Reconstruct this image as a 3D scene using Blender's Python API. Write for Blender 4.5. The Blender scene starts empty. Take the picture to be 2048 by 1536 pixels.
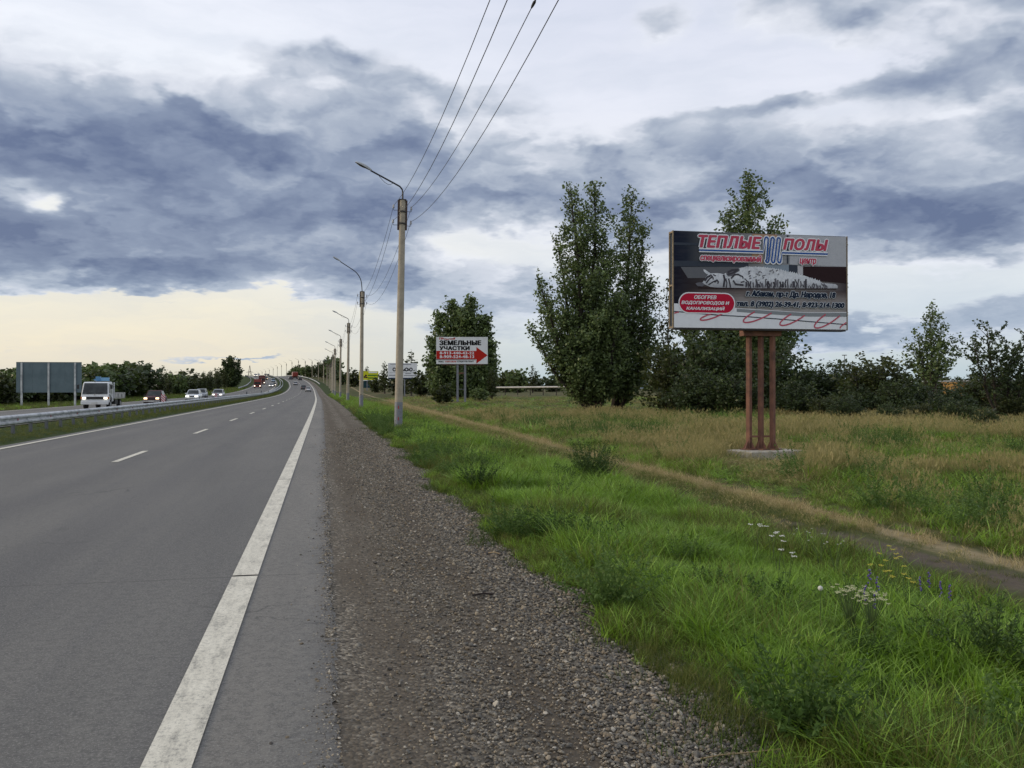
import bpy, math, random
import numpy as np
from mathutils import Vector, Matrix

SC = bpy.context.scene
COL = SC.collection
# ------------------------------------------------------------------ camera
F, EYE, HZ, YAW = 1770.0, 1.67, 776.0, math.radians(12.08)
CY, SY = math.cos(YAW), math.sin(YAW)
cam_d = bpy.data.cameras.new('camera')
cam = bpy.data.objects.new('camera', cam_d); COL.objects.link(cam)
cam_d.sensor_width = 36.0
cam_d.lens = F / 2048 * 36.0
cam_d.clip_start = 0.05
cam_d.clip_end = 20000
cam.location = (0, 0, EYE)
cam.rotation_euler = (math.radians(90.26), 0, -YAW)
SC.camera = cam
SC.view_settings.view_transform = 'Standard'
SC.view_settings.look = 'None'
SC.view_settings.gamma = 1
SC.view_settings.exposure = 0.2
SC.view_settings.use_curve_mapping = False
SC.render.engine = 'CYCLES'
SC.cycles.max_bounces = 5
SC.cycles.diffuse_bounces = 2
SC.cycles.glossy_bounces = 2
SC.cycles.transparent_max_bounces = 6
SC.cycles.transmission_bounces = 2

SUN_EL, SUN_AZ = math.radians(16), math.radians(-74)      # azimuth from +Y towards +X
SKY_K = 0.12

def lin(c):
    c = c / 255.0
    return c / 12.92 if c <= 0.04045 else ((c + 0.055) / 1.055) ** 2.4
def rgb(r, g, b, k=1.0):
    return (lin(r) * k, lin(g) * k, lin(b) * k, 1.0)

class NT:
    """small node tree helper"""
    def __init__(s, tree):
        s.t = tree; s.n = tree.nodes; s.l = tree.links
    def _in(s, sock, v):
        if isinstance(v, bpy.types.NodeSocket): s.l.new(v, sock)
        elif v is not None: sock.default_value = v
    def node(s, typ, **kw):
        n = s.n.new(typ)
        for k, v in kw.items(): setattr(n, k, v)
        return n
    def m(s, op, a, b=None, c=None, clamp=False):
        n = s.n.new('ShaderNodeMath'); n.operation = op; n.use_clamp = clamp
        s._in(n.inputs[0], a); s._in(n.inputs[1], b); s._in(n.inputs[2], c)
        return n.outputs[0]
    def v(s, op, a, b=None, c=None):
        n = s.n.new('ShaderNodeVectorMath'); n.operation = op
        s._in(n.inputs[0], a); s._in(n.inputs[1], b); s._in(n.inputs[2], c)
        return n.outputs['Value'] if op in ('DOT_PRODUCT', 'LENGTH', 'DISTANCE') else n.outputs[0]
    def xyz(s, x, y, z=0.0):
        n = s.n.new('ShaderNodeCombineXYZ')
        s._in(n.inputs[0], x); s._in(n.inputs[1], y); s._in(n.inputs[2], z)
        return n.outputs[0]
    def sep(s, v):
        n = s.n.new('ShaderNodeSeparateXYZ'); s.l.new(v, n.inputs[0]); return n.outputs
    def noise(s, vec, scale=1.0, detail=4, rough=0.5, dist=0.0, color=False):
        n = s.n.new('ShaderNodeTexNoise')
        if vec is not None: s.l.new(vec, n.inputs['Vector'])
        n.inputs['Scale'].default_value = scale; n.inputs['Detail'].default_value = detail
        n.inputs['Roughness'].default_value = rough; n.inputs['Distortion'].default_value = dist
        return n.outputs['Color' if color else 'Fac']
    def ramp(s, fac, stops, mode='LINEAR'):
        n = s.n.new('ShaderNodeValToRGB'); n.color_ramp.interpolation = mode
        e = n.color_ramp.elements
        while len(e) < len(stops): e.new(0.5)
        for i, (p, c) in enumerate(stops):
            e[i].position = p; e[i].color = c if len(c) == 4 else (*c, 1)
        s._in(n.inputs[0], fac)
        return n.outputs[0]
    def mix(s, fac, a, b, blend='MIX'):
        n = s.n.new('ShaderNodeMix'); n.data_type = 'RGBA'; n.blend_type = blend
        s._in(n.inputs[0], fac); s._in(n.inputs[6], a); s._in(n.inputs[7], b)
        return n.outputs[2]
    def step(s, x, lo, hi, a=0.0, b=1.0):
        n = s.n.new('ShaderNodeMapRange'); n.interpolation_type = 'SMOOTHSTEP'
        s._in(n.inputs[0], x)
        for i, q in enumerate((lo, hi, a, b)): n.inputs[i + 1].default_value = q
        return n.outputs[0]

# ------------------------------------------------------------------ world: daylight sky behind a broken layer of grey cloud
def build_world():
    w = bpy.data.worlds.new('World'); SC.world = w; w.use_nodes = True
    t = NT(w.node_tree); w.cycles.sampling_method = 'MANUAL'; w.cycles.sample_map_resolution = 256
    bg = w.node_tree.nodes['Background']
    sky = t.node('ShaderNodeTexSky', sky_type='NISHITA', sun_disc=False)
    sky.sun_elevation = SUN_EL; sky.sun_rotation = SUN_AZ
    sky.air_density = 1.0; sky.dust_density = 2.0
    d = t.node('ShaderNodeTexCoord').outputs['Generated']
    x, y, z = t.sep(d)
    az = t.m('ARCTAN2', x, y)
    el = t.m('ARCSINE', z)
    # cloud-deck coordinates: the layer is a horizontal sheet, so it foreshortens towards the horizon
    zz = t.m('ADD', t.m('MAXIMUM', z, 0.0), 0.22)
    q = t.xyz(t.m('DIVIDE', x, zz), t.m('DIVIDE', y, zz), 0.3)
    warp = t.noise(q, 1.6, 5, 0.6, color=True)
    wv = t.v('SUBTRACT', warp, (0.5, 0.5, 0.5))
    warp2 = t.noise(q, 6.0, 4, 0.6, color=True)
    wv2 = t.v('SUBTRACT', warp2, (0.5, 0.5, 0.5))
    p = t.xyz(az, el, 0.0)
    p = t.v('MULTIPLY_ADD', wv, (0.15, 0.06, 0.0), p)
    p = t.v('MULTIPLY_ADD', wv2, (0.055, 0.032, 0.0), p)
    blobs = CLOUDS
    acc = None
    for (px, py, sx, sy, wgt) in blobs:
        if wgt > 0 and px < 620 and 240 < py < 560: wgt *= 1.22
        if wgt > 0 and px > 1080 and py > 240: wgt *= .88
        a = math.atan((px - 1024) / F) + YAW
        e = math.atan((HZ - py) / math.hypot(F, px - 1024))
        k = (F / sx * 0.64, F / sy * 0.64, 0.0)
        u = t.v('MULTIPLY_ADD', p, k, (-a * k[0], -e * k[1], 0.0))
        g = t.m('POWER', 0.3679, t.v('DOT_PRODUCT', u, u))
        acc = t.m('MULTIPLY_ADD', g, wgt, acc if acc is not None else 0.0)
    n1 = t.noise(q, 2.6, 8, 0.56, 0.3)
    pq = t.v('MULTIPLY', p, (1.0, 1.75, 1.0))
    n2 = t.noise(pq, 6.0, 7, 0.50, 0.15)
    n3 = t.noise(t.v('ADD', pq, (0.010, 0.034, 0.0)), 6.5, 5, 0.56, 0.15)
    def puffs(vec):
        vo = t.node('ShaderNodeTexVoronoi', feature='F1'); vo.inputs['Scale'].default_value = 7.0
        vo.inputs['Detail'].default_value = 2.0; vo.inputs['Roughness'].default_value = 0.45
        t.l.new(vec, vo.inputs['Vector'])
        return t.m('SUBTRACT', 1.0, vo.outputs['Distance'])
    pv = t.v('MULTIPLY_ADD', wv2, (0.10, 0.10, 0.0), pq)
    v2 = puffs(pv); v3 = puffs(t.v('ADD', pv, (0.010, 0.030, 0.0)))
    n2 = t.m('MULTIPLY_ADD', v2, 0.42, t.m('MULTIPLY', n2, 0.72))
    n3 = t.m('MULTIPLY_ADD', v3, 0.42, t.m('MULTIPLY', n3, 0.72))
    soft = t.m('MULTIPLY_ADD', t.m('SUBTRACT', n1, 0.5), 0.7, t.m('MULTIPLY', t.m('SUBTRACT', n2, 0.455), 1.8))
    amp = t.m('MULTIPLY_ADD', t.m('MINIMUM', acc, 0.8), 0.62, 0.30)
    # the open sky in the rest of the dome carries the same broken cover
    D = t.m('MULTIPLY_ADD', soft, amp, acc)
    edge = t.step(D, 0.03, 0.36)
    relief = t.m('MULTIPLY', t.m('SUBTRACT', n2, n3), 2.6)        # billows catch the light on their upper side
    T = t.m('SUBTRACT', 0.98, t.m('POWER', 0.3679, t.m('MULTIPLY_ADD', D, 0.92, 0.06)))
    T = t.m('ADD', T, t.m('MULTIPLY', relief, 0.46), clamp=True)
    eld = t.m('MULTIPLY', el, 57.2958)
    azr = t.m('SUBTRACT', az, YAW)
    left = t.step(azr, -0.38, 0.10, 1.0, 0.0)
    warmramp = t.ramp(t.m('MULTIPLY', eld, 1 / 30.0), [
        (0.0, rgb(214, 208, 190)), (0.05, rgb(232, 221, 197)), (0.16, rgb(233, 226, 207)), (0.30, rgb(236, 235, 228)),
        (0.6, rgb(238, 241, 247)), (0.85, rgb(226, 229, 241))])
    coolramp = t.ramp(t.m('MULTIPLY', eld, 1 / 30.0), [
        (0.0, rgb(188, 202, 208)), (0.06, rgb(196, 207, 210)), (0.16, rgb(205, 214, 222)), (0.30, rgb(228, 230, 232)),
        (0.6, rgb(224, 227, 238)), (0.85, rgb(208, 213, 229))])
    bright = t.mix(left, coolramp, warmramp)
    streak = t.noise(t.v('MULTIPLY', p, (5.0, 26.0, 1.0)), 1.0, 5, 0.55)
    bright = t.mix(t.step(streak, 0.3, 0.75, 0.0, 0.30), bright, rgb(176, 188, 206))
    dark = t.ramp(T, [(0.0, rgb(226, 229, 237)), (0.20, rgb(202, 207, 218)), (0.42, rgb(172, 181, 196)),
                      (0.68, rgb(134, 146, 169)), (1.0, rgb(96, 109, 140))])
    low = t.step(eld, 1.0, 9.0, 1.0, 0.0)
    dark = t.mix(t.m('MULTIPLY', low, 0.35), dark, rgb(128, 158, 190))
    cl = t.mix(edge, bright, dark)
    haze = t.step(eld, 0.0, 2.2, 0.55, 0.0)
    cl = t.mix(haze, cl, t.mix(left, rgb(178, 198, 206), rgb(222, 218, 198)))
    # divide by the background strength so that the cloud sheet keeps its own brightness
    clk = t.v('MULTIPLY', cl, (1 / SKY_K,) * 3)
    out = t.mix(0.94, sky.outputs[0], clk)
    # below the horizon: dull ground colour
    out = t.mix(t.step(z, -0.03, 0.0, 1.0, 0.0), out, rgb(84, 92, 80, 1 / SKY_K))
    t.l.new(out, bg.inputs['Color'])
    bg.inputs['Strength'].default_value = SKY_K

CLOUDS = [
    # the dark bank on the left
    (-60, 265, 260, 75, .62), (200, 300, 260, 66, .62), (60, 340, 150, 55, .42), (430, 310, 200, 58, .50),
    (330, 430, 260, 60, .58), (590, 430, 170, 50, .45), (120, 505, 330, 36, .80), (430, 525, 260, 30, .62), (20, 420, 90, 50, .35),
    (-250, 430, 260, 120, .7), (720, 430, 60, 50, .55), (900, 395, 120, 32, .42), (1010, 380, 130, 50, .48),
    (640, 360, 130, 36, .34), (850, 225, 120, 40, .36), (690, 150, 120, 36, .34), (600, 112, 70, 24, .25),
    (780, 320, 130, 32, .34), (620, 240, 120, 34, .34), (20, 200, 90, 30, .25), (300, 215, 120, 30, .2),
    (700, 560, 200, 24, .46), (640, 620, 130, 12, .20), (700, 664, 150, 13, .46), (860, 682, 120, 12, .35), (820, 500, 100, 26, .25),
    (250, 640, 420, 40, -.85), (560, 655, 110, 20, -.3), (600, 596, 60, 9, -.3), (30, 600, 160, 24, -.6),
    (66, 386, 58, 26, -2.6), (205, 388, 34, 16, -.6), (90, 468, 130, 18, -.55), (545, 356, 120, 11, -.5),
    (620, 420, 40, 12, -.3), (660, 488, 46, 16, -.6), (900, 478, 110, 22, -.55), (620, 170, 60, 20, -.2), (575, 475, 40, 12, -.25),
    # middle and right
    (1130, 325, 110, 34, .42), (1340, 375, 110, 66, .60), (1240, 310, 100, 28, .3), (1480, 330, 130, 38, .46), (1620, 302, 110, 26, .50),
    (1560, 410, 170, 40, .42), (1720, 370, 150, 40, .44), (1880, 345, 150, 38, .46), (2020, 330, 120, 36, .5),
    (1790, 440, 200, 32, .55), (1980, 430, 160, 34, .48), (1950, 495, 160, 20, .52), (1130, 430, 160, 30, .42),
    (1600, 470, 200, 22, .38), (2060, 235, 52, 42, .60), (2020, 40, 90, 56, .58), (1950, 120, 70, 28, .40),
    (1800, 176, 56, 13, .55), (1840, 160, 34, 9, .2), (1545, 222, 76, 8, .55), (1610, 206, 40, 7, .35), (1330, 248, 50, 6, .32),
    (1325, 58, 48, 26, .36), (1560, 35, 60, 34, .36), (1725, 60, 36, 22, .33), (1200, 110, 90, 12, .12),
    (980, 565, 180, 20, .34), (1010, 640, 170, 24, .46), (1180, 610, 150, 16, .3), (900, 615, 100, 10, .25),
    (1750, 525, 90, 12, -.4), (1960, 358, 60, 7, -.45), (1850, 575, 200, 14, -.35),
    (1860, 655, 230, 22, .40), (1720, 668, 120, 16, .36), (2040, 615, 120, 14, .3), (1600, 700, 260, 14, .25),
    (2300, 380, 200, 120, .5), (1100, -160, 260, 60, .3), (300, -260, 240, 70, .35), (1900, -220, 260, 90, .4),
    (540, 717, 50, 4, .5), (300, 608, 60, 5, .55), (350, 622, 50, 4, .5), (450, 648, 90, 5, .4), (300, 702, 90, 6, .2), (60, 690, 120, 7, .2), (410, 718, 40, 4, .3),
]
build_world()
sun_d = bpy.data.lights.new('sun', 'SUN')
sun_d.energy = 1.5; sun_d.angle = math.radians(14); sun_d.color = (1.0, 0.82, 0.58)
sun = bpy.data.objects.new('sun', sun_d); COL.objects.link(sun)
_sd = Vector((math.sin(SUN_AZ) * math.cos(SUN_EL), math.cos(SUN_AZ) * math.cos(SUN_EL), math.sin(SUN_EL)))
sun.rotation_euler = (-_sd).to_track_quat('-Z', 'Y').to_euler()

# ------------------------------------------------------------------ helpers
RNG = np.random.default_rng(7)
random.seed(7)

def P(px, py, Z):
    """world point seen at photo pixel (px, py) at depth Z along the view axis"""
    X = (px - 1024) / F * Z
    return Vector((X * CY + Z * SY, Z * CY - X * SY, EYE + (HZ - py) / F * Z))

def tag(o, label=None, cat=None, group=None, kind=None):
    if label: o['label'] = label
    if cat: o['category'] = cat
    if group: o['group'] = group
    if kind: o['kind'] = kind
    return o

def empty(name, loc, rz=0.0, label=None, cat=None, group=None):
    o = bpy.data.objects.new(name, None); COL.objects.link(o)
    o.location = loc; o.rotation_euler = (0, 0, rz); o.empty_display_size = 0.2
    return tag(o, label, cat, group)

def copy_tree(o, parent=None):
    c = o.copy(); COL.objects.link(c)
    if parent is not None: c.parent = parent
    for ch in list(o.children): copy_tree(ch, c)
    return c

class MB:
    def __init__(s): s.v = []; s.f = []; s.mi = []; s.sm = []
    def add(s, vs, fs, mi=0, smooth=False):
        b = len(s.v); s.v += [tuple(v) for v in vs]
        s.f += [tuple(i + b for i in f) for f in fs]; s.mi += [mi] * len(fs); s.sm += [smooth] * len(fs)
        return s
    def box(s, c, d, mi=0, rot=None, taper=1.0):
        hx, hy, hz = d[0] / 2, d[1] / 2, d[2] / 2
        vs = []
        for z in (-1, 1):
            k = taper if z > 0 else 1.0
            for (x, y) in ((-1, -1), (1, -1), (1, 1), (-1, 1)):
                v = Vector((x * hx * k, y * hy * k, z * hz))
                if rot is not None: v = rot @ v
                vs.append(v + Vector(c))
        return s.add(vs, [(0, 3, 2, 1), (4, 5, 6, 7), (0, 1, 5, 4), (1, 2, 6, 5), (2, 3, 7, 6), (3, 0, 4, 7)], mi)
    def tube(s, pts, r, n=8, mi=0, cap=True, smooth=True, phase=0.0):
        pts = [Vector(p) for p in pts]
        if not hasattr(r, '__len__'): r = [r] * len(pts)
        vs = []; fs = []
        up = Vector((0, 0, 1))
        for i, p in enumerate(pts):
            d = (pts[min(i + 1, len(pts) - 1)] - pts[max(i - 1, 0)]).normalized()
            a = d.cross(up)
            if a.length < 0.05: a = d.cross(Vector((0, 1, 0)))
            a.normalize(); b = d.cross(a).normalized()
            for k in range(n):
                t = 2 * math.pi * k / n + phase
                vs.append(p + (a * math.cos(t) + b * math.sin(t)) * r[i])
        for i in range(len(pts) - 1):
            for k in range(n):
                k2 = (k + 1) % n
                fs.append((i * n + k, i * n + k2, (i + 1) * n + k2, (i + 1) * n + k))
        s.add(vs, fs, mi, smooth)
        if cap:
            m = (len(pts) - 1) * n
            s.add(vs[:n], [tuple(range(n))], mi); s.add(vs[m:m + n], [tuple(range(n - 1, -1, -1))], mi)
        return s
    def poly(s, pts, mi=0):
        return s.add(pts, [tuple(range(len(pts)))], mi)
    def prism(s, outline, y0, y1, mi=0):
        """outline in (x, z), extruded along y"""
        n = len(outline)
        vs = [(x, y0, z) for x, z in outline] + [(x, y1, z) for x, z in outline]
        fs = [tuple(range(n)), tuple(range(2 * n - 1, n - 1, -1))]
        fs += [(i, i + n, (i + 1) % n + n, (i + 1) % n) for i in range(n)]
        return s.add(vs, fs, mi)
    def mesh(s, name, mats):
        me = bpy.data.meshes.new(name); me.from_pydata(s.v, [], s.f)
        for m in (mats if isinstance(mats, (list, tuple)) else [mats]): me.materials.append(m)
        me.polygons.foreach_set('material_index', s.mi)
        me.polygons.foreach_set('use_smooth', s.sm)
        me.update()
        bm_fix(me)
        return me
    def build(s, name, mats, parent=None, loc=None, label=None, bevel=0.0):
        o = bpy.data.objects.new(name, s.mesh(name, mats)); COL.objects.link(o)
        if parent is not None: o.parent = parent
        if loc is not None: o.location = loc
        if label: o['label'] = label
        if bevel:
            b = o.modifiers.new('bevel', 'BEVEL'); b.width = bevel; b.segments = 2; b.limit_method = 'ANGLE'
        return o

def bm_fix(me):
    import bmesh
    bm = bmesh.new(); bm.from_mesh(me)
    bmesh.ops.recalc_face_normals(bm, faces=bm.faces); bm.to_mesh(me); bm.free()

def quad_mesh(name, verts, faces4, mat, attrs=None, smooth=False):
    """fast mesh from numpy: verts (n,3), faces (m,4)"""
    me = bpy.data.meshes.new(name)
    n, m = len(verts), len(faces4); k = faces4.shape[1]
    me.vertices.add(n); me.vertices.foreach_set('co', np.asarray(verts, dtype=np.float32).ravel())
    me.loops.add(m * k); me.loops.foreach_set('vertex_index', np.asarray(faces4, dtype=np.int32).ravel())
    me.polygons.add(m)
    me.polygons.foreach_set('loop_start', np.arange(0, m * k, k, dtype=np.int32))
    me.polygons.foreach_set('loop_total', np.full(m, k, dtype=np.int32))
    if smooth: me.polygons.foreach_set('use_smooth', np.ones(m, dtype=bool))
    for an, arr in (attrs or {}).items():
        if arr.ndim == 1:
            a = me.attributes.new(an, 'FLOAT', 'POINT'); a.data.foreach_set('value', arr.astype(np.float32))
        else:
            a = me.attributes.new(an, 'FLOAT_VECTOR', 'POINT'); a.data.foreach_set('vector', arr.astype(np.float32).ravel())
    for mm in (mat if isinstance(mat, (list, tuple)) else [mat]): me.materials.append(mm)
    me.update(calc_edges=True); me.validate()
    return me

def obj_of(name, me, parent=None, loc=None):
    o = bpy.data.objects.new(name, me); COL.objects.link(o)
    if parent is not None: o.parent = parent
    if loc is not None: o.location = loc
    return o

# ------------------------------------------------------------------ materials
MATS = {}
def new_mat(name):
    m = bpy.data.materials.new(name); m.use_nodes = True
    t = NT(m.node_tree); b = m.node_tree.nodes['Principled BSDF']
    MATS[name] = m
    return m, t, b

def plain(name, col, rough=0.6, metal=0.0, var=0.12, scale=6.0, bump=0.0, bscale=60.0, col2=None, spec=0.5, coat=0.0):
    m, t, b = new_mat(name)
    oc = t.node('ShaderNodeTexCoord').outputs['Object']
    n = t.noise(oc, scale, 6, 0.6)
    c2 = col2 or tuple(c * 0.55 for c in col[:3])
    f = t.step(n, 0.5 - var * 0.1 - 0.12, 0.75, 0.0, 1.0 if col2 else var * 2.5)
    t._in(b.inputs['Base Color'], t.mix(f, (*col[:3], 1), (*c2[:3], 1)))
    b.inputs['Roughness'].default_value = rough; b.inputs['Metallic'].default_value = metal
    b.inputs['Specular IOR Level'].default_value = spec
    if coat: b.inputs['Coat Weight'].default_value = coat
    if bump:
        bn = t.node('ShaderNodeBump'); bn.inputs['Strength'].default_value = bump; bn.inputs['Distance'].default_value = 0.01
        t._in(bn.inputs['Height'], t.noise(oc, bscale, 4, 0.6)); t._in(b.inputs['Normal'], bn.outputs[0])
    return m

def glow(name, col, strength):
    m, t, b = new_mat(name)
    b.inputs['Base Color'].default_value = (*col[:3], 1)
    b.inputs['Emission Color'].default_value = (*col[:3], 1); b.inputs['Emission Strength'].default_value = strength
    return m

concrete = plain('concrete', (0.36, 0.32, 0.25), 0.85, var=0.25, scale=3.0, bump=0.4, col2=(0.26, 0.23, 0.18))
grey_paint = plain('grey_paint', (0.20, 0.21, 0.24), 0.7, var=0.3, scale=9.0, col2=(0.14, 0.145, 0.16))
dark_steel = plain('dark_steel', (0.035, 0.03, 0.03), 0.55, metal=0.2, var=0.3, scale=12)
black_pipe = plain('black_pipe', (0.012, 0.014, 0.018), 0.5, var=0.1)
rust_bracket = plain('rust_bracket', (0.05, 0.035, 0.03), 0.8, var=0.4, scale=20, col2=(0.09, 0.045, 0.025))
glass_ins = plain('insulator_glass', (0.35, 0.36, 0.38), 0.2, var=0.2, scale=30)
lamp_shell = plain('lamp_shell', (0.34, 0.36, 0.37), 0.5, var=0.15)
lamp_glass = plain('lamp_glass', (0.04, 0.04, 0.035), 0.15, var=0.1)
wire_m = plain('wire_metal', (0.03, 0.03, 0.035), 0.6)
red_paint = plain('red_paint', (0.42, 0.02, 0.015), 0.6, var=0.2)
zinc = plain('zinc', (0.54, 0.56, 0.56), 0.5, metal=0.2, var=0.35, scale=2.0, col2=(0.22, 0.235, 0.25))
zinc_dark = plain('zinc_dark', (0.13, 0.14, 0.15), 0.6, metal=0.2, var=0.3, scale=4)
rust = plain('rusty_steel', (0.185, 0.085, 0.054), 0.85, var=0.5, scale=3.0, bump=0.3, bscale=40, col2=(0.085, 0.040, 0.030))
wood_frame = plain('frame_wood', (0.26, 0.20, 0.13), 0.8, var=0.4, scale=8)
dark_inside = plain('dark_inside', (0.02, 0.014, 0.01), 0.9)
white_print = plain('white_print', (0.72, 0.74, 0.76), 0.6, var=0.12, scale=1.2)
print_grey = plain('print_grey', (0.36, 0.38, 0.41), 0.6, var=0.12, scale=1.2)
slab_m = plain('slab_concrete', (0.38, 0.35, 0.29), 0.9, var=0.4, scale=6, bump=0.6, bscale=30, col2=(0.24, 0.22, 0.17))

# ------------------------------------------------------------------ the road's plan and profile
_y = np.arange(-200, 9001, 1.0)
def _prof(pts, win):
    a = np.array(pts, float)
    v = np.interp(_y, a[:, 0], a[:, 1])
    k = np.ones(win) / win
    pad = np.pad(v, win, mode='edge')
    return np.convolve(np.convolve(pad, k, 'same'), k, 'same')[win:-win]
_C = _prof([(-200, 0), (60, 0), (110, -.12), (150, -.38), (190, -.8), (240, -1.3), (290, -2.0), (344, -3.2), (398, -5.6),
            (447, -9.6), (520, -18), (600, -29), (700, -42), (800, -56), (1000, -86), (1500, -180), (9000, -1800)], 31)
_Z = _prof([(-200, 0), (185, 0), (227, .15), (279, .75), (344, 2.15), (398, 4.2), (447, 6.2), (510, 8.3), (570, 9.0), (640, 8.7),
            (800, 7.2), (1000, 5), (1500, 0), (9000, 0)], 31)
def CX(Y): return float(np.interp(Y, _y, _C))
def RZ(Y): return float(np.interp(Y, _y, _Z))
def CXa(Y): return np.interp(Y, _y, _C)
def RZa(Y): return np.interp(Y, _y, _Z)

def sstep(x, a, b):
    t = np.clip((x - a) / (b - a), 0, 1); return t * t * (3 - 2 * t)

def H(Xr, Y):
    """height of the finished ground at road coordinates"""
    Xr = np.asarray(Xr, float); Y = np.asarray(Y, float)
    rz = RZa(Y)
    sec = np.interp(Xr, [-200, -60, -34, -26, -23.2, -22.8, -13.6, -13.2, -11.5, -9.4, -9.0, 0.07, 0.1, 2.1, 3.2, 5.2, 6.0, 6.8, 8.0, 12, 40, 200],
                    [-.3, -.3, -.25, -.12, -.05, 0, 0, -.03, -.10, -.03, 0, 0, -.02, -.11, -.15, -.26, -.34, -.30, -.36, -.5, -.45, -.1])
    far = sstep(Y, 60, 200) * sstep(Xr, 3, 14) * 0.45
    wr = 1 - sstep(Xr, 14 + 0 * Y, 60); wl = 1 - sstep(-Xr, 34, 90)
    und = 0.10 * np.sin(Xr * 0.31 + Y * 0.13) * np.cos(Y * 0.21 - Xr * .17) * np.maximum(sstep(Xr, 7, 14), sstep(-Xr, 26, 34))
    return rz * wr * wl + sec + far + und

def G(Xr, Y):
    """world point on the ground"""
    return Vector((Xr + CX(Y), Y, float(H(Xr, Y))))
def on_ground(px, Z, dz=0.0):
    p = P(px, HZ, Z); Xr = p.x - CX(p.y)
    return Vector((p.x, p.y, float(H(Xr, p.y)) + dz))

# ------------------------------------------------------------------ ground materials
def road_attr(t):
    n = t.node('ShaderNodeAttribute'); n.attribute_name = 'road'; return n.outputs['Vector']

def asphalt_material():
    m, t, b = new_mat('asphalt')
    r = road_attr(t); rx, ry, _ = t.sep(r)
    fine = t.noise(r, 14.0, 9, 0.92)
    grit = t.noise(r, 60.0, 4, 0.9)
    blot = t.noise(t.v('MULTIPLY', r, (0.9, 0.12, 1)), 1.0, 5, 0.6)
    stre = t.noise(t.v('MULTIPLY', r, (3.0, 0.05, 1)), 1.0, 4, 0.6)
    base = t.mix(t.step(blot, 0.3, 0.7), (0.100, 0.099, 0.092, 1), (0.138, 0.135, 0.122, 1))
    base = t.mix(t.step(stre, 0.45, 0.8, 0.0, 0.35), base, (0.075, 0.077, 0.082, 1))
    # polished wheel tracks
    for c in (-2.0 - .66, -6.2 - .4, -3.6 - .66, -7.9):
        d = t.m('ABSOLUTE', t.m('SUBTRACT', rx, c))
        base = t.mix(t.step(d, 0.0, 0.65, 0.42, 0.0), base, (0.074, 0.074, 0.076, 1))
    sh = t.step(rx, -0.60, -0.50)
    shc = t.mix(t.step(blot, 0.35, 0.7), (0.158, 0.152, 0.134, 1), (0.215, 0.203, 0.176, 1))
    base = t.mix(t.m('MULTIPLY', sh, 0.85), base, shc)
    base = t.mix(t.step(rx, -0.12, 0.08, 0.0, 0.55), base, (0.085, 0.075, 0.062, 1))
    base = t.mix(t.step(fine, 0.47, 0.55, 0.0, 0.50), base, (0.052, 0.052, 0.052, 1))
    base = t.mix(t.step(grit, 0.535, 0.575, 0.0, 0.55), base, (0.27, 0.265, 0.24, 1))
    cr = t.node('ShaderNodeTexVoronoi', feature='DISTANCE_TO_EDGE'); cr.inputs['Scale'].default_value = 0.42
    t.l.new(t.v('MULTIPLY_ADD', t.noise(r, 1.2, 5, 0.7, color=True), (0.9, 0.9, 0.0), r), cr.inputs['Vector'])
    cm = t.m('MULTIPLY', t.step(cr.outputs['Distance'], 0.002, 0.008, 1.0, 0.0), t.step(t.noise(r, 0.25, 3, 0.5), 0.50, 0.62, 0.0, 0.55))
    base = t.mix(cm, base, (0.03, 0.03, 0.03, 1))
    # transverse joints
    for yj, w in ((8.17, 0.018), (16.65, 0.02), (33.0, 0.03)):
        wob = t.m('MULTIPLY', t.m('SUBTRACT', t.noise(r, 3.0, 4, 0.6), 0.5), 0.10)
        d = t.m('ABSOLUTE', t.m('SUBTRACT', t.m('ADD', ry, wob), yj))
        base = t.mix(t.step(d, w * 0.3, w, 0.45, 0.0), base, (0.035, 0.034, 0.033, 1))
    t._in(b.inputs['Base Color'], base)
    b.inputs['Roughness'].default_value = 0.82; b.inputs['Specular IOR Level'].default_value = 0.35
    bn = t.node('ShaderNodeBump'); bn.inputs['Strength'].default_value = 0.5; bn.inputs['Distance'].default_value = 0.006
    t._in(bn.inputs['Height'], t.m('ADD', fine, grit)); t._in(b.inputs['Normal'], bn.outputs[0])
    return m

def line_material(name, wear):
    m, t, b = new_mat(name)
    r = road_attr(t)
    g = t.noise(r, 30.0, 7, 0.9); s = t.noise(t.v('MULTIPLY', r, (9.0, 2.2, 1)), 1.0, 8, 0.8)
    f = t.m('ADD', t.step(g, 0.52, 0.57, 0.0, 0.5), t.step(s, 0.53, 0.60, 0.0, wear * .6), clamp=True)
    wh = t.mix(t.step(s, 0.3, 0.6), (0.70, 0.67, 0.555, 1), (0.54, 0.515, 0.42, 1))
    t._in(b.inputs['Base Color'], t.mix(f, wh, (0.13, 0.13, 0.12, 1)))
    b.inputs['Roughness'].default_value = 0.7
    bn = t.node('ShaderNodeBump'); bn.inputs['Strength'].default_value = 0.4; bn.inputs['Distance'].default_value = 0.004
    t._in(bn.inputs['Height'], g); t._in(b.inputs['Normal'], bn.outputs[0])
    return m

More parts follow.
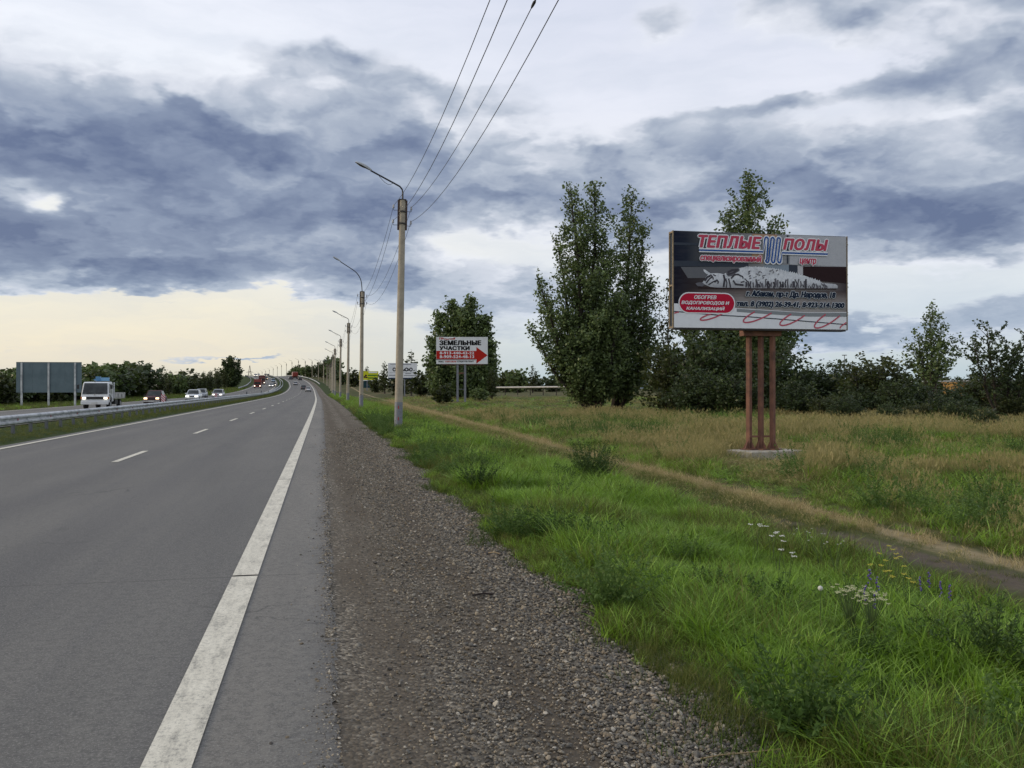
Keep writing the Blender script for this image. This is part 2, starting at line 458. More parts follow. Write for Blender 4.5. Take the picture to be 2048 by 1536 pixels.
def gravel_material():
    m, t, b = new_mat('gravel')
    r = road_attr(t)
    vo = t.node('ShaderNodeTexVoronoi', feature='F1'); vo.inputs['Scale'].default_value = 46
    t.l.new(r, vo.inputs['Vector'])
    cell = t.sep(vo.outputs['Color'])[0]
    big = t.noise(t.v('MULTIPLY', r, (1.6, 0.35, 1)), 1.0, 6, 0.6)
    c = t.ramp(cell, [(0.0, (0.045, 0.040, 0.032)), (0.35, (0.105, 0.092, 0.072)), (0.7, (0.165, 0.146, 0.112)), (0.93, (0.25, 0.22, 0.17)), (1.0, (0.42, 0.38, 0.30))])
    dirt = t.mix(t.noise(r, 30, 4, 0.6), (0.066, 0.054, 0.038, 1), (0.130, 0.108, 0.080, 1))
    rx = t.sep(r)[0]
    rut = t.m('MAXIMUM', t.step(t.m('ABSOLUTE', t.m('SUBTRACT', rx, 0.42)), 0.05, 0.30, 0.5, 0.0), t.step(t.m('ABSOLUTE', t.m('SUBTRACT', rx, 1.18)), 0.05, 0.24, 0.5, 0.0))
    fr = t.m('ADD', t.step(big, 0.40, 0.62, 0.05, 0.75), rut, clamp=True)
    t._in(b.inputs['Base Color'], t.mix(fr, c, dirt))
    b.inputs['Roughness'].default_value = 0.95; b.inputs['Specular IOR Level'].default_value = 0.2
    bn = t.node('ShaderNodeBump'); bn.inputs['Strength'].default_value = 0.9; bn.inputs['Distance'].default_value = 0.012
    t._in(bn.inputs['Height'], vo.outputs['Distance']); bn.invert = True
    t._in(b.inputs['Normal'], bn.outputs[0])
    return m

def ground_material():
    m, t, b = new_mat('meadow_ground')
    r = road_attr(t); rx, ry, _ = t.sep(r)
    n1 = t.noise(r, 0.55, 6, 0.62); n2 = t.noise(r, 9.0, 5, 0.65); n3 = t.noise(t.v('MULTIPLY', r, (0.14, 0.06, 1)), 1.0, 5, 0.6)
    green = t.mix(n2, (0.018, 0.028, 0.008, 1), (0.055, 0.082, 0.022, 1))
    dry = t.mix(n2, (0.075, 0.062, 0.030, 1), (0.19, 0.155, 0.080, 1))
    # dry belt out in the field, greener strip along the road
    fb = t.m('MULTIPLY', t.step(rx, 6.6, 9.0), t.step(n3, 0.40, 0.62, 0.25, 0.9))
    fb = t.m('MULTIPLY', fb, t.step(n1, 0.3, 0.6, 0.55, 1.0))
    c = t.mix(fb, green, dry)
    soil = t.mix(n2, (0.040, 0.030, 0.020, 1), (0.085, 0.066, 0.046, 1))
    c = t.mix(t.step(n1, 0.52, 0.70, 0.0, 0.6), c, soil)
    c = t.mix(t.m('MULTIPLY', t.step(rx, 5.4, 6.2), t.step(rx, 7.4, 8.2, 1.0, 0.0)), c, t.mix(n2, (0.045, 0.055, 0.018, 1), (0.10, 0.105, 0.042, 1)))
    # the two ruts of the dirt track
    wob = t.m('MULTIPLY', t.m('SUBTRACT', t.noise(t.v('MULTIPLY', r, (1.0, 0.25, 1)), 1.0, 4, 0.6), 0.5), 0.9)
    rxw = t.m('ADD', rx, wob)
    d1 = t.m('ABSOLUTE', t.m('SUBTRACT', rxw, t.step(ry, 8.0, 15.0, 6.95, 6.25))); d2 = t.m('ABSOLUTE', t.m('SUBTRACT', rxw, t.m('MULTIPLY_ADD', t.m('MAXIMUM', t.m('SUBTRACT', ry, 20.0), 0.0), 0.019, 7.65)))
    c = t.mix(t.m('MULTIPLY', t.step(d1, 0.15, 0.5, 0.95, 0.0), t.step(ry, 9.0, 14.0, 1.0, 0.6)), c, t.mix(n2, (0.075, 0.060, 0.046, 1), (0.14, 0.115, 0.09, 1)))
    c = t.mix(t.step(d2, 0.10, 0.38, 0.85, 0.0), c, t.mix(n2, (0.20, 0.16, 0.090, 1), (0.40, 0.32, 0.19, 1)))
    t._in(b.inputs['Base Color'], c)
    b.inputs['Roughness'].default_value = 0.95; b.inputs['Specular IOR Level'].default_value = 0.1
    bn = t.node('ShaderNodeBump'); bn.inputs['Strength'].default_value = 0.8; bn.inputs['Distance'].default_value = 0.05
    t._in(bn.inputs['Height'], n2); t._in(b.inputs['Normal'], bn.outputs[0])
    return m
M_asphalt, M_gravel, M_ground = asphalt_material(), gravel_material(), ground_material()
M_line, M_line2 = line_material('road_paint', 0.5), line_material('road_paint_dashes', 0.3)

# ------------------------------------------------------------------ ground, roads, markings
def ysamples(y0, y1, near=2.0):
    ys = [y0]
    while ys[-1] < y1:
        y = ys[-1]; ys.append(y + (near if y < 60 else (4.0 if y < 900 else y * 0.08)))
    ys[-1] = y1
    return np.array(ys)

def strip(name, xs, ys, dz, mat, label=None, kind='structure', ragged=None):
    xs = np.asarray(xs, float)
    XX, YY = np.meshgrid(xs, ys)
    if ragged is not None: XX = XX + ragged(XX, YY)
    ZZ = H(XX, YY) + dz
    ZZ = np.where(YY > 1500, ZZ * 0 - 0.5 + dz, ZZ)
    V = np.stack([XX + CXa(YY), YY, ZZ], -1).reshape(-1, 3)
    nx, ny = len(xs), len(ys)
    i = np.arange(ny - 1)[:, None] * nx + np.arange(nx - 1)[None, :]
    Fq = np.stack([i, i + 1, i + 1 + nx, i + nx], -1).reshape(-1, 4)
    R = np.stack([XX, YY, XX * 0], -1).reshape(-1, 3)
    o = obj_of(name, quad_mesh(name, V, Fq, mat, {'road': R}, smooth=True))
    tag(o, label=label, kind=kind)
    return o

gx = sorted(set([-3000, -1500, -700, -400, -250, -160, -120] + list(range(-100, -30, 5)) + [-30, -28, -26, -24.5, -23.2, -22.8, -18, -13.6, -13.2, -12.4, -11.5, -10.4, -9.4, -9.0,
                 -6, -3, -.1, .1, .6, 1.2, 2.1, 2.6, 3.2, 4.2, 5.2, 5.6, 6.0, 6.4, 6.8, 7.4, 8, 9, 10, 11, 12, 14, 16, 18, 20, 23, 26, 30, 35, 40, 46, 52, 60, 70, 85, 100, 130, 170, 250, 400, 700, 1500, 3000, 5000]))
def ground_dz():
    ys = np.concatenate([ysamples(-60, 1500), [2000, 3000, 5000, 8000]])
    o = strip('ground', gx, ys, 0.0, M_ground)
    # sink the sheet a little under the carriageways
    co = np.empty(len(o.data.vertices) * 3, np.float32); o.data.vertices.foreach_get('co', co); co = co.reshape(-1, 3)
    at = np.empty(len(o.data.vertices) * 3, np.float32); o.data.attributes['road'].data.foreach_get('vector', at); xr = at.reshape(-1, 3)[:, 0]
    under = ((xr > -9.2) & (xr < 1.9)) | ((xr < -13.4) & (xr > -23.0))
    co[under, 2] -= 0.05
    o.data.vertices.foreach_set('co', co.ravel()); o.data.update()
    return o
ground_dz()
YS = np.concatenate([np.arange(-30, 2.5, 2.0), np.arange(2.5, 16, 0.05), np.arange(16, 40, 0.2), ysamples(40, 1400)])
strip('road', [-9.1, -7, -4.6, -2.5, -.7, -.2, 0.05, 0.10], YS, 0.0, M_asphalt,
      ragged=lambda X, Y: np.where(X > 0.03, 0.03 * np.sin(Y * 2.3) + 0.014 * np.sin(Y * 9.7 + 2 * np.sin(Y * 1.7)) + 0.012 * np.sin(Y * 31 + 3 * np.sin(Y * 4.1)) + 0.010 * np.sin(Y * 57 + 2 * np.sin(Y * 7)), 0))
strip('opposite_road', [-22.9, -20, -16, -13.5], YS, 0.004, M_asphalt)
YG = np.concatenate([np.arange(-30, 60, 0.35), ysamples(60, 1400)])
def rag(X, Y):
    w = (X > 1.9)
    return np.where(w, 0.16 * np.sin(Y * 1.1) + 0.10 * np.sin(Y * 2.7 + 1) + 0.07 * np.sin(Y * 5.1) + 0.25 * sstep(Y, 14, 26) + 1.3 * sstep(Y, 200, 380), 0)
strip('road_shoulder', [0.02, .5, 1.1, 1.7, 2.15], YG, -0.006, M_gravel, ragged=rag)

def marking(name, x0, x1, pieces, mat, dz=0.008):
    mb_v = []; mb_f = []; R = []
    for (a, b) in pieces:
        ys = ysamples(a, b, 1.0) if b - a > 5 else np.array([a, b])
        n0 = len(mb_v)
        for y in ys:
            for x in (x0, x1):
                mb_v.append((x + CX(y), y, float(H(x, y)) + dz)); R.append((x, y, 0))
        for i in range(len(ys) - 1):
            k = n0 + 2 * i; mb_f.append((k, k + 1, k + 3, k + 2))
    o = obj_of(name, quad_mesh(name, np.array(mb_v), np.array(mb_f), mat, {'road': np.array(R)}, smooth=True))
    return tag(o, kind='structure')
marking('edge_line', -0.78, -0.56, [(-30, 8.145), (8.20, 16.63), (16.68, 1200)], M_line)
marking('median_edge_line', -8.72, -8.54, [(-30, 1200)], M_line2)
marking('lane_line', -4.65, -4.50, [(21.35 + 12.75 * k, 24.95 + 12.75 * k) for k in range(-3, 70)], M_line2)
marking('opposite_median_line', -14.2, -14.02, [(-30, 1200)], M_line2, 0.012)
marking('opposite_edge_line', -22.35, -22.15, [(-30, 1200)], M_line2, 0.012)
marking('opposite_lane_line', -18.25, -18.1, [(12.75 * k, 3.5 + 12.75 * k) for k in range(-3, 70)], M_line2, 0.012)

# far blue hills
def hills():
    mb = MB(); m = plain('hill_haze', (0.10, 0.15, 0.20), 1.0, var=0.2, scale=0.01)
    n = 60; top = []
    for i in range(n + 1):
        px = 1200 + i * 25
        p = P(px, HZ, 5200 + 300 * math.sin(i * .4))
        h = 46 + 22 * math.sin(i * 0.35 + 1.2) + 9 * math.sin(i * 0.9)
        h *= min(1, i / 8.0)
        top.append((p.x, p.y, h))
    vs = []
    for i, t_ in enumerate(top):
        vs += [(t_[0] * .93, t_[1] * .93, -6), (t_[0], t_[1], t_[2]), (t_[0] * 1.2, t_[1] * 1.2, -6)]
    fs = []
    for i in range(n):
        a = 3 * i
        fs += [(a, a + 3, a + 4, a + 1), (a + 1, a + 4, a + 5, a + 2)]
    mb.add(vs, fs, 0, True)
    tag(mb.build('hills', m), kind='structure')
hills()

# ------------------------------------------------------------------ trees
def leaf_material(name, c1, c2, c3, trans=0.35, sheen=0.4):
    m, t, b = new_mat(name)
    a = t.node('ShaderNodeAttribute'); a.attribute_name = 'lv'
    oi = t.node('ShaderNodeObjectInfo')
    lv = t.m('FRACT', t.m('ADD', a.outputs['Fac'], t.m('MULTIPLY', oi.outputs['Random'], 0.37)))
    oc = t.node('ShaderNodeTexCoord').outputs['Object']
    n = t.noise(oc, 0.9, 3, 0.6)
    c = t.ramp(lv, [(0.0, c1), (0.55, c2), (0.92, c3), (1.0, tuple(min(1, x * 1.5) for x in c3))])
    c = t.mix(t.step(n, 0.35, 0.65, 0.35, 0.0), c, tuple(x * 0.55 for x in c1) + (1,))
    t._in(b.inputs['Base Color'], c)
    b.inputs['Roughness'].default_value = 0.5; b.inputs['Specular IOR Level'].default_value = sheen
    tr = t.node('ShaderNodeBsdfTranslucent'); t._in(tr.inputs['Color'], t.mix(0.3, c, (0.10, 0.13, 0.02, 1)))
    mx = t.node('ShaderNodeMixShader'); mx.inputs[0].default_value = trans
    out = m.node_tree.nodes['Material Output']
    t.l.new(b.outputs[0], mx.inputs[1]); t.l.new(tr.outputs[0], mx.inputs[2]); t.l.new(mx.outputs[0], out.inputs[0])
    return m

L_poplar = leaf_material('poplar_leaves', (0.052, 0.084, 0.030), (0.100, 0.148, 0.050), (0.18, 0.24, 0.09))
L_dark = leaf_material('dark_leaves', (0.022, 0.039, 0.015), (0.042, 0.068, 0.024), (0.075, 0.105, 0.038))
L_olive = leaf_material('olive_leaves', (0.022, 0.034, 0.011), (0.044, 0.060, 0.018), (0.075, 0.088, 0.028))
bark = plain('bark', (0.07, 0.058, 0.045), 0.95, var=0.5, scale=4, bump=0.6, bscale=20)
dark_bark = plain('dark_bark', (0.035, 0.028, 0.022), 0.95, var=0.5, scale=4)

def leaf_quads(pos, size, rng, droop=0.0):
    n = len(pos)
    a = rng.normal(size=(n, 3)); a[:, 2] *= 0.7; a /= np.linalg.norm(a, axis=1)[:, None] + 1e-9
    b = rng.normal(size=(n, 3)); b -= (b * a).sum(1)[:, None] * a; b /= np.linalg.norm(b, axis=1)[:, None] + 1e-9
    s = (size * rng.uniform(0.6, 1.35, n))[:, None]
    v = np.stack([pos - a * s * .62, pos + b * s * .40, pos + a * s * .62, pos - b * s * .40], 1).reshape(-1, 3)
    f = np.arange(4 * n).reshape(-1, 4)
    return v, f

def spray(leader, nb, Lmax, prof, rise, rng, t0=0.12, leaf_per_m=26, leaf=0.2, spread=0.16, tubes=None, rb=0.035, lvbias=0.0, sub=True):
    """branches off a leader polyline; returns leaf positions"""
    L = np.array([list(p) for p in leader], float)
    seg = np.linalg.norm(np.diff(L, axis=0), axis=1); cum = np.concatenate([[0], np.cumsum(seg)]); tot = cum[-1]
    out = []; lv = []
    for i in range(nb):
        t = t0 + (1 - t0) * ((i + rng.uniform(0, 1)) / nb)
        d = t * tot
        base = np.array([np.interp(d, cum, L[:, k]) for k in range(3)])
        az = i * 2.39996 + rng.uniform(-.5, .5)
        ln = Lmax * prof(t) * rng.uniform(0.48, 1.22)
        if ln < 0.15: ln = 0.15
        el = rise(t) + rng.uniform(-.18, .18)
        dr = np.array([math.cos(az) * math.cos(el), math.sin(az) * math.cos(el), math.sin(el)])
        mid = base + dr * ln * .5
        tip = base + dr * ln + np.array([0, 0, ln * 0.10])
        if tubes is not None and ln > 0.8:
            tubes.tube([base, mid, tip], [rb * ln * .35 + .01, rb * ln * .18 + .006, 0.004], 3, cap=False)
        paths = [(base, tip, ln)]
        if sub and ln > 1.0:
            for j in range(int(ln * 2.2)):
                u = rng.uniform(0.3, 0.95); p0 = base + (tip - base) * u
                d2 = dr * 0.6 + rng.normal(size=3) * 0.6 + np.array([0, 0, .25]); d2 /= np.linalg.norm(d2)
                l2 = ln * rng.uniform(0.2, 0.42) * (1.15 - u * .5)
                paths.append((p0, p0 + d2 * l2, l2))
        bv = rng.uniform(0, 0.45)
        for (p0, p1, l) in paths:
            n = max(3, int(l * leaf_per_m * rng.uniform(.7, 1.2)))
            s = rng.uniform(0.12, 1.05, n) ** 0.8
            q = p0[None] + (p1 - p0)[None] * s[:, None] + rng.normal(size=(n, 3)) * (spread * (0.6 + 0.25 * l))
            out.append(q); lv.append(np.clip(bv + rng.uniform(0, .55, n) + lvbias, 0, 1))
    return np.concatenate(out), np.concatenate(lv)

def make_tree(name, leaders, rng, leafmat, barkmat, leaf=0.2, per_m=26, nb=60, Lmax=2.2, prof=None, rise=None, t0=0.12, trunk_r=0.25, spread=0.16, limbs=True, zmin=None):
    """leaders: list of (points, scale) in local coordinates; returns (trunk mesh, crown mesh)"""
    prof = prof or (lambda t: (1 - t) ** 0.65 * min(1, 0.45 + 2.2 * t) + 0.05)
    rise = rise or (lambda t: 0.55 + 0.55 * t)
    tb = MB(); pos = []; lvs = []
    for k, (pts, sc) in enumerate(leaders):
        pts = [Vector(p) for p in pts]
        n = len(pts)
        tb.tube(pts, [trunk_r * sc * (1 - 0.93 * i / (n - 1)) + .01 for i in range(n)], 7, cap=False)
        p, l = spray(pts, int(nb * sc), Lmax * sc, prof, rise, rng, t0, per_m, leaf, spread, tb if limbs else None)
        pos.append(p); lvs.append(l)
    pos = np.concatenate(pos); lvs = np.concatenate(lvs)
    if zmin is not None:
        k = pos[:, 2] > zmin; pos = pos[k]; lvs = lvs[k]
    v, f = leaf_quads(pos, leaf, rng)
    crown = quad_mesh('crown', v, f, leafmat, {'lv': np.repeat(lvs, 4)})
    trunk = tb.mesh('trunk', barkmat)
    return trunk, crown

NLEAF = [0]
def plant_tree(kind, meshes, loc, label, cat, group=None, rz=0.0, s=(1, 1, 1)):
    e = empty(kind, loc, rz, label, cat, group); e.scale = s
    obj_of('trunk', meshes[0], e); obj_of('crown', meshes[1], e)
    return e

def wig(p0, p1, n, amp, rng):
    p0, p1 = Vector(p0), Vector(p1); out = []
    for i in range(n + 1):
        t = i / n
        o = Vector((rng.normal(), rng.normal(), 0)) * amp * math.sin(math.pi * t) * .6
        out.append(p0.lerp(p1, t) + o)
    return out

R = np.random.default_rng(11)
# local frames for near trees: local x = screen right, local y = away
def screen_tree(kind, px, Z, ztop_px, specs, label, cat='tree', dz=0.0, **kw):
    """specs: list of (base_px_offset, top_px, top_py, scale); all measured on the photo at depth Z"""
    g = on_ground(px, Z, dz); s = F / Z
    ls = []
    for (bx, tx, ty, sc, dy) in specs:
        tz = EYE + (HZ - ty) / s - g.z
        x1 = (tx - px) / s; x0 = (bx - px) / s
        pts = wig((x0, 0, 0), (x0 + (x1 - x0) * .55, dy * .55, tz * .42), 3, .15, R) + wig((x0 + (x1 - x0) * .62, dy * .62, tz * .5), (x1, dy, tz), 4, .2, R)
        ls.append((pts, sc))
    return plant_tree(kind, make_tree(kind, ls, R, **kw), g, label, cat, rz=-YAW)

col_prof = lambda t: (1 - t) ** 0.42 * min(1, 0.62 + 1.8 * t) + 0.02
screen_tree('poplar_tree', 1190, 79, 0, [
    (1188, 1141, 376, 1.0, -.6), (1190, 1165, 420, .8, 2.0), (1192, 1189, 370, 1.08, .5), (1186, 1072, 552, .66, -1.2), (1195, 1212, 475, .85, 1.2), (1190, 1114, 470, .8, 1.0), (1180, 1062, 660, .7, -1.5), (1185, 1090, 600, .8, 1.2), (1190, 1130, 690, .8, -2), (1195, 1235, 600, .8, -1.6)],
    'tall many-topped dark poplar with forked trunk, leftmost of the near big trees', 'poplar tree',
    leafmat=L_poplar, barkmat=dark_bark, leaf=0.215, per_m=16, nb=88, Lmax=4.0, prof=col_prof, trunk_r=.34, spread=.22, t0=.05)
screen_tree('poplar_tree', 1232, 82, 0, [
    (1226, 1268, 384, 1.05, .3), (1230, 1292, 455, .8, 1.0), (1235, 1300, 560, .62, -1), (1228, 1246, 560, .7, -1.2), (1240, 1312, 640, .7, .8), (1235, 1290, 690, .7, -1.6)],
    'narrower poplar with a single pointed top, between the forked poplar and the large poster board', 'poplar tree',
    leafmat=L_poplar, barkmat=dark_bark, leaf=0.215, per_m=16, nb=84, Lmax=4.1, prof=col_prof, trunk_r=.28, spread=.22, t0=.07)
screen_tree('poplar_tree', 1490, 74, 0, [
    (1488, 1500, 356, 1.05, .3), (1490, 1462, 420, .75, .8), (1494, 1545, 440, .72, -1), (1480, 1420, 560, .9, 0), (1496, 1580, 600, .9, .6), (1484, 1360, 640, .8, .5)],
    'poplar rising behind the large poster board with its tip showing above it', 'poplar tree',
    leafmat=L_poplar, barkmat=bark, leaf=0.235, per_m=17, nb=86, Lmax=4.4, prof=col_prof, trunk_r=.3, spread=.24, t0=.04)
screen_tree('young_tree', 1338, 84, 0, [(1338, 1336, 556, .95, 0), (1338, 1322, 600, .7, .4)],
    'loose young tree with thin foliage against the left edge of the large poster board', 'tree',
    leafmat=L_olive, barkmat=bark, leaf=0.22, per_m=8, nb=46, Lmax=2.4, prof=col_prof, trunk_r=.12, spread=.2, t0=.15)
screen_tree('poplar_tree', 1862, 92, 0, [(1860, 1866, 606, 1.0, 0), (1862, 1890, 650, .62, .5), (1860, 1835, 670, .7, -.4)],
    'slim airy young poplar standing alone above the right hand bushes', 'poplar tree',
    leafmat=L_poplar, barkmat=bark, leaf=0.25, per_m=8, nb=66, Lmax=4.4, prof=lambda t: (1 - t) ** 0.8 + .05, trunk_r=.16, spread=.15, t0=.2)
feather = lambda t: 0.55 + 0.5 * math.sin(t * 3.0)
screen_tree('elm_tree', 2004, 50, 0, [(2006, 1975, 662, .85, 0), (2004, 2035, 700, .85, .5), (2004, 1940, 690, .75, -.4), (2006, 2075, 690, .9, .2)],
    'sparse spreading elm with feathery twigs and a visible dark trunk at the right edge', 'elm tree',
    leafmat=L_dark, barkmat=dark_bark, leaf=0.14, per_m=17, nb=46, Lmax=1.9, prof=feather, rise=lambda t: .25 + .5 * t, trunk_r=.12, spread=.07, t0=.3)
screen_tree('poplar_tree', 925, 150, 0, [(920, 945, 600, 1.0, 0), (922, 905, 606, 1.0, 1), (925, 975, 640, .9, 0), (915, 872, 628, .9, .5), (945, 985, 690, .8, 0), (905, 858, 680, .75, 0), (925, 930, 622, .9, -2), (940, 968, 640, .9, 0), (960, 980, 730, .8, 0), (890, 870, 720, .8, 0)],
    'broad dense poplar clump rising behind the land plots poster board', 'poplar tree',
    leafmat=L_poplar, barkmat=dark_bark, leaf=0.46, per_m=9, nb=90, Lmax=4.6, prof=col_prof, trunk_r=.3, spread=.36, t0=.0)
screen_tree('poplar_tree', 463, 315, 0, [(463, 463, 714, 1.0, 0), (460, 448, 722, .9, 0), (466, 478, 722, .9, 0), (466, 484, 742, .7, 0), (458, 442, 745, .7, 0), (463, 455, 716, .9, 2)],
    'tall dense round-topped tree closing the left tree line beside the uphill road', 'tree',
    leafmat=L_dark, barkmat=dark_bark, leaf=0.55, per_m=8, nb=50, Lmax=3.4, prof=col_prof, trunk_r=.3, spread=.35, t0=.03)

# bushes and small trees built once per kind, then copied
def bush_mesh(rng, h=4.0, w=2.2, stems=7, leaf=.2, per_m=14, mat=None, nb=26):
    ls = []
    for k in range(stems):
        a = k * 2.4 + rng.uniform(-.3, .3); r = w * (0.25 + 0.75 * (k / stems) ** .6) * .62
        ls.append((wig((0.25 * math.cos(a), 0.25 * math.sin(a), 0), (r * math.cos(a), r * math.sin(a), h * rng.uniform(.62, .92) * (1.05 - .35 * k / stems)), 4, .15, rng), rng.uniform(.8, 1.1)))
    return make_tree('bush', ls, rng, mat or L_dark, dark_bark, leaf=leaf, per_m=per_m, nb=nb, Lmax=w * .62,
                     prof=lambda t: .55 + .5 * math.sin(t * 3.1), rise=lambda t: .15 + .7 * t, trunk_r=.06, spread=.16, t0=.02)
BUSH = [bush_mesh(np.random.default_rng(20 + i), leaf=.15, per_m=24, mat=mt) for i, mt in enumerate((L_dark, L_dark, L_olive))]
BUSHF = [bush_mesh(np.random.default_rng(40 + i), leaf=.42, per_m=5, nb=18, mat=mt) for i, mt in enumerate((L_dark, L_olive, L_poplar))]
def extent(m):
    me = m[1]; co = np.empty(len(me.vertices) * 3, np.float32); me.vertices.foreach_get('co', co); co = co.reshape(-1, 3)
    return float(np.percentile(np.hypot(co[:, 0], co[:, 1]), 96) * 2), float(np.percentile(co[:, 2], 99.6))
def slim_mesh(rng):
    return make_tree('slim', [(wig((0, 0, 0), (.3, 0, 10), 6, .25, rng), 1.0), (wig((.2, 0, 0), (-.9, .3, 8), 6, .2, rng), .8), (wig((.2, 0, 0), (1.1, -.3, 7.2), 6, .2, rng), .8)],
                     rng, L_olive, bark, leaf=.42, per_m=5, nb=34, Lmax=2.2, prof=col_prof, trunk_r=.14, spread=.25, t0=.08)
SLIM = [slim_mesh(np.random.default_rng(60 + i)) for i in range(3)]

def bush(kind, meshes, px, Z, top_py, wpx, label, cat='bush', group=None, basew=4.6, baseh=4.0, dz=-.1):
    basew, baseh = extent(meshes)
    g = on_ground(px, Z, dz); s = F / Z
    hgt = EYE + (HZ - top_py) / s - g.z; wd = min(wpx / s, hgt * basew / baseh * 1.35)
    return plant_tree(kind, meshes, g, label, cat, group, rz=R.uniform(0, 6.28), s=(wd / basew, wd / basew, hgt / baseh))

# right-hand thicket, near bushes: (px, depth, top row, width px, kind, label)
thick = [
    (1345, 70, 690, 150, 2, 'olive green bush filling the gap under the left corner of the large poster board'),
    (1425, 66, 668, 150, 0, 'dark bush just left of the rusty posts of the large poster board'),
    (1550, 64, 690, 150, 1, 'dark bush directly behind the rusty posts of the large poster board'),
    (1610, 68, 742, 110, 0, 'dark bush right of the rusty posts, below the right corner of the board'),
    (1662, 66, 724, 120, 1, 'rounded dark bush left of the pointed green bush'),
    (1742, 60, 714, 150, 2, 'big green bush with a pointed top, highest of the right hand thicket'),
    (1815, 63, 752, 130, 0, 'low dark bush just left of the slim young poplar'),
    (1880, 56, 792, 150, 1, 'low sprawling dark bush in front of the slim young poplar'),
    (1950, 66, 752, 120, 2, 'bush between the slim young poplar and the feathery elm'),
    (2045, 54, 742, 150, 0, 'tall dark bush cut off by the right edge behind the feathery elm'),
    (1690, 52, 792, 130, 1, 'low black-green bush at the foot of the pointed green bush'),
    (1780, 50, 806, 130, 0, 'low bush bordering the tall dry grass below the pointed green bush'),
    (1975, 44, 815, 120, 1, 'low scrubby bush at the foot of the feathery elm'),
]
for (px, Z, ty, w, k, lb) in thick:
    bush('bush', BUSH[k], px, Z, ty, w, lb, 'bush', 'bushes of the right hand thicket')

for (px, Z, ty, w, k, lb) in [
    (1835, 52, 806, 90, 2, 'small low bush in front of the slim young poplar, right of the tall dry grass'),
    (1920, 48, 800, 90, 0, 'small dark bush between the slim poplar and the elm trunk'),
    (1650, 56, 790, 90, 2, 'low bush right of the rusty posts, behind tall dry grass'),
    (1590, 58, 760, 90, 1, 'low dark bush touching the right hand rusty post'),
    (1710, 58, 770, 100, 0, 'dark bush under the left flank of the pointed green bush'),
    (1790, 57, 762, 100, 1, 'dark bush under the right flank of the pointed green bush'),
    (1905, 60, 770, 100, 0, 'dark bush at the right foot of the slim poplar'),
    (2020, 50, 790, 100, 2, 'bush just right of the elm trunk'),
    (1390, 62, 735, 110, 1, 'dark low bush under the left half of the poster board'),
    (1470, 60, 745, 110, 0, 'dark low bush just left of the rusty posts')]:
    bush('bush', BUSH[k], px, Z, ty, w, lb, 'bush', 'bushes of the right hand thicket')
# mid-distance trees between the poles and the poster boards: (px, depth, top, width, kind, label)
mids = [
    (822, 190, 704, 60, 'slim', 'pointed olive tree just right of the car repair poster board'),
    (800, 200, 735, 50, 'bush', 'bush hiding the post of the car repair poster board'),
    (770, 230, 726, 44, 'slim', 'olive tree just left of the car repair poster board'),
    (752, 250, 752, 30, 'bush', 'small bush beneath the yellow poster board'),
    (733, 330, 734, 26, 'slim', 'tree standing behind the yellow poster board'),
    (708, 340, 736, 34, 'bush', 'rounded tree left of the yellow poster board, between two lamp poles'),
    (684, 360, 744, 26, 'bush', 'small tree seen just left of the second lamp pole'),
    (843, 170, 742, 50, 'bush', 'bush at the left foot of the broad poplar clump'),
    (885, 112, 768, 70, 'bush', 'low bush left of the legs of the land plots board'),
    (985, 140, 738, 46, 'slim', 'small pointed tree at the right foot of the broad poplar clump'),
    (1035, 300, 738, 52, 'bush', 'rounded distant bush behind the white pipeline'),
    (1066, 290, 732, 30, 'slim', 'thin distant tree just left of the forked poplar'),
    (1010, 320, 742, 36, 'bush', 'distant bush right of the broad poplar clump'),
    (960, 120, 776, 60, 'bush', 'low bush right of the legs of the land plots board'),
]
for (px, Z, ty, w, k, lb) in mids:
    if k == 'bush': bush('bush', BUSHF[int(R.integers(0, 3))], px, Z, ty, w, lb, 'bush', 'bushes and trees beyond the poster boards')
    else: bush('olive_tree' if False else 'young_tree', SLIM[int(R.integers(0, 3))], px, Z, ty, w, lb, 'tree', 'bushes and trees beyond the poster boards', basew=5.0, baseh=10.2)

# far tree belts
def belt(name, spots, label, cat, group, pal, basew=4.6, baseh=4.0):
    for (p, w, h) in spots:
        ms = pal[int(R.integers(0, len(pal)))]; basew, baseh = extent(ms); w = min(w, h * basew / baseh * 1.35)
        e = plant_tree(name, ms, p, label, cat, group, rz=R.uniform(0, 6.28), s=(w / basew, w / basew, h / baseh))
